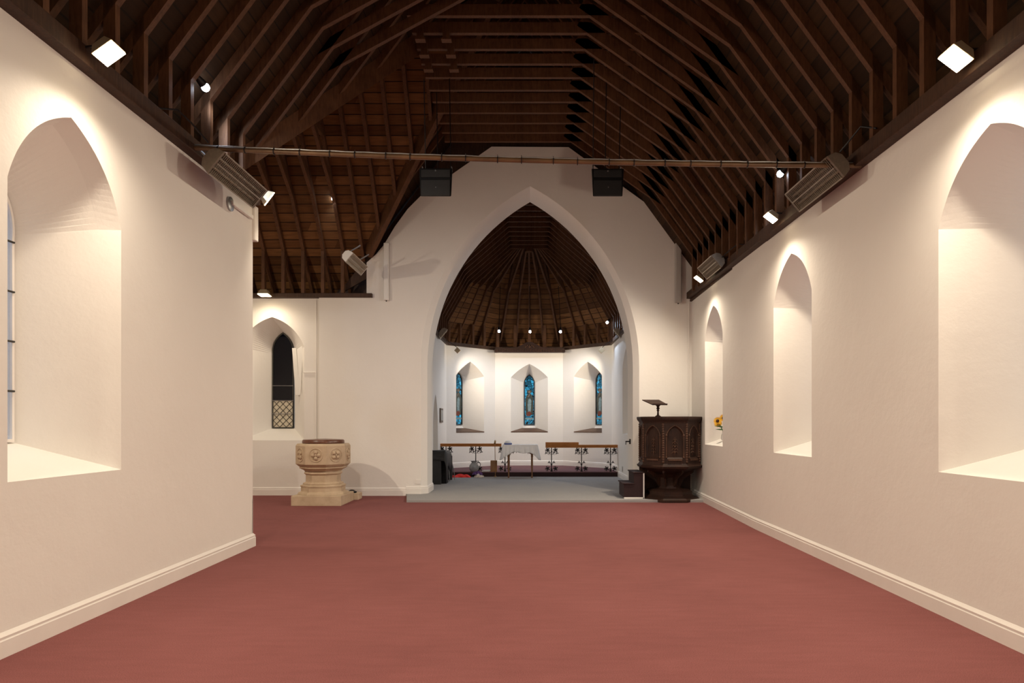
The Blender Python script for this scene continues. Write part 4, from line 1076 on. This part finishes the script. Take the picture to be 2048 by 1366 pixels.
mb = MB(); mb.lathe([(.02, .90), (.03, .915), (.012, .93), (.018, .95), (.004, 1.0)], (xp - .012, 16.93, 0), 10); mb.slab([(xp - .035, 16.925, .925), (xp + .015, 16.925, .925), (xp + .015, 16.925, 1.0)], (0, .01, 0)); mb.build('finial', M['brass'], o)
mb = MB()
for i, (dx, dz, r) in enumerate(((0, 0, .1), (.05, .012, -.2), (.02, .024, .35))):
    c = at(973, 0, 17.13); mb.box((c.x + dx - .02, 17.16, SANCT + .008 + dz), (.19, .13, .012), rot=Matrix.Rotation(r, 3, 'Z'))
o = mb.build('paper_stack', M['paper'], origin=(at(973, 0, 17.13).x, 17.16, SANCT)); tag(o, 'loose white papers on the altar step beside the box', 'papers')
def cloth_heap(name, x0, x1, Y, z0, h, m_, label, cat, seed, dy=.16):
    rnd = random.Random(seed); mb = MB(); X0_, X1_ = (x0 - CX)*Y/F, (x1 - CX)*Y/F; nx, ny = 30, 14
    ph = [rnd.uniform(0, 6) for _ in range(6)]
    def hgt(u, v):
        e = (max(0, 1 - (2*u - 1)**4)) * (max(0, 1 - (2*v - 1)**2))
        return z0 + .004 + h*e**.5*(.62 + .2*math.sin(7*u + ph[0] + 3*v) + .18*math.sin(15*u - 6*v + ph[1]))
    for lay in (1, 0):
        vs = [V((X0_ + (X1_ - X0_)*i/nx + .012*math.sin(5*j + ph[2]), Y - dy/2 + dy*j/ny + .015*math.sin(i*.7 + ph[3]), hgt(i/nx, j/ny) if lay else z0 + .002)) for j in range(ny + 1) for i in range(nx + 1)]
        mb.add(vs, [(j*(nx+1)+i, j*(nx+1)+i+1, (j+1)*(nx+1)+i+1, (j+1)*(nx+1)+i) for j in range(ny) for i in range(nx)], 0, True)
    o = mb.build(name, M[m_], origin=((X0_ + X1_)/2, Y, z0)); return tag(o, label, cat)
cloth_heap('red_cloth', 892, 941, 16.8, CH, .085, 'red', 'bright red cloth lying crumpled on grey carpet by the step', 'cloth', 3, .22)
cloth_heap('cream_cloth', 949, 967, 16.78, CH, .085, 'cream', 'folded cream cloth on the grey carpet under the violet one', 'cloth', 5, .2)
o = cloth_heap('violet_cloth', 945, 965, 16.88, CH + .06, .10, 'violet', 'violet cloth bundled on top of the cream one against the step', 'cloth', 9, .18)

# black covered equipment
Yk = 14.8; a, b = at(858, 969, Yk), at(882, 905, Yk)
o = thing('covered_equipment', ((a.x + b.x)/2, Yk, CH), 'black equipment stack draped with black cloth inside the arch, left', 'equipment')
mb = MB(); mb.box2((a.x - .06, Yk, CH), (b.x, Yk + .10, .72)); mb.build('front_board', M['black'], o, bevel=.006)
mb = MB(); mb.box2((a.x - .04, Yk + .18, CH), (b.x + .10, Yk + .50, .70)); mb.build('cabinet', M['blackbox'], o, bevel=.006)
mb = MB(); mb.box2((b.x - .02, Yk + .95, CH + .02), (b.x + .13, Yk + 1.05, .66)); mb.build('rear_board', M['black'], o, bevel=.006)
for xx, yy in ((b.x + .16, Yk + 1.1), (b.x + .09, Yk + .72)):
    mb = MB(); mb.tube([(xx - .05, yy, .5), (xx, yy, .3), (xx + .02, yy, CH + .01)], .01, 6); mb.build('stand_leg', M['steel'], o)
# cloth: sagging cover
nx, ny = 22, 34; vs = []
for j in range(ny + 1):
    for i in range(nx + 1):
        u, v = i/nx, j/ny
        x = a.x - .05 + (b.x + .22 - a.x + .05)*u; y = Yk - .03 + 1.2*v
        z = .79 + .03*math.sin(5*v + 1) + .012*math.sin(17*v + 5*u)
        ed = min(1, max(0, (u - .72)/.28)); z -= ed**1.6*(.38 + .05*math.sin(14*v)); x -= ed**2*.10
        if v < .12: z -= (1 - v/.12)**1.5*.22; y += (1 - v/.12)*.0
        if v > .9: z -= ((v - .9)/.1)*.2
        vs.append(V((max(x, -2.2), y, z)))
mb = MB(); mb.add(vs, [(j*(nx+1)+i, j*(nx+1)+i+1, (j+1)*(nx+1)+i+1, (j+1)*(nx+1)+i) for j in range(ny) for i in range(nx)], 0, True)
k_ = mb.build('cover_cloth', M['black'], o); mm = k_.modifiers.new('t', 'SOLIDIFY'); mm.thickness = .012

# ------------------------------------------------------------------ sunflower on the far right sill
sp = V((3.20, 11.0, 1.10)); sp = V((3.24, 11.2, 1.125))
o = thing('sunflower_vase', sp, 'yellow sunflowers with green leaves on the right-hand window sill', 'flowers')
mb = MB(); mb.lathe([(.04, 0), (.055, .03), (.05, .09), (.03, .13), (.035, .15), (.03, .15)], sp, 18); mb.build('vase', M['white'], o)
heads = [V((3.135, 11.22, 1.45)), V((3.155, 11.26, 1.41)), V((sp.x + .0, sp.y + .04, 1.50))]
for h_ in heads:
    mb = MB(); mb.tube([sp + V((0, 0, .1)), (sp + h_)/2 + V((0, 0, .07)), h_], .005, 6); stm = mb.build('stem', M['leaf'], o)
    nd = (V((-.45, -.85, .25))).normalized(); a_ = nd.orthogonal().normalized(); b_ = nd.cross(a_)
    mb = MB()
    for k in range(18):
        g = 2*PI*k/18; d = a_*math.cos(g) + b_*math.sin(g); t_ = nd.cross(d)
        mb.slab([h_ + d*.02, h_ + d*.045 + t_*.012, h_ + d*.075 + nd*.008, h_ + d*.045 - t_*.012], nd*.003)
    mb.build('petals', M['petal'], stm, origin=sp)
    mb = MB(); mb.ball(h_ + nd*.004, .028, 6); mb.build('flower_centre', M['seed'], stm, origin=sp)
for k, (g, L) in enumerate(((2.9, .16), (3.3, .15), (4.4, .12), (1.4, .13))):
    d = V((math.cos(g), math.sin(g), .15 - .1*k)); c = sp + V((0, 0, .22 - .04*(k % 2))); t_ = V((-d.y, d.x, .5)).normalized()
    mb = MB(); mb.slab([c, c + d*L*.35 + t_*.028, c + d*L, c + d*L*.35 - t_*.028], (0, 0, .003)); mb.build('leaf', M['leaf'], o)

# ------------------------------------------------------------------ world, camera, view
w = bpy.data.worlds.new('dusk'); bpy.context.scene.world = w; w.use_nodes = True
bg = w.node_tree.nodes['Background']; bg.inputs[0].default_value = (.36, .52, .74, 1); bg.inputs[1].default_value = 1.0
cam = bpy.data.cameras.new('camera'); co = bpy.data.objects.new('camera', cam); col.objects.link(co)
co.location = (0, 0, H); co.rotation_euler = (PI/2, 0, 0)
cam.sensor_width = 36; cam.lens = 36*F/2048; cam.shift_x = -(CX - 1024)/2048; cam.shift_y = (CY - 683)/2048
cam.clip_end = 200
sc = bpy.context.scene; sc.camera = co
sc.view_settings.view_transform = 'Standard'; sc.view_settings.look = 'None'; sc.view_settings.gamma = 1; sc.view_settings.exposure = .13
for o in bpy.data.objects:
    if '_o' in o: del o['_o']
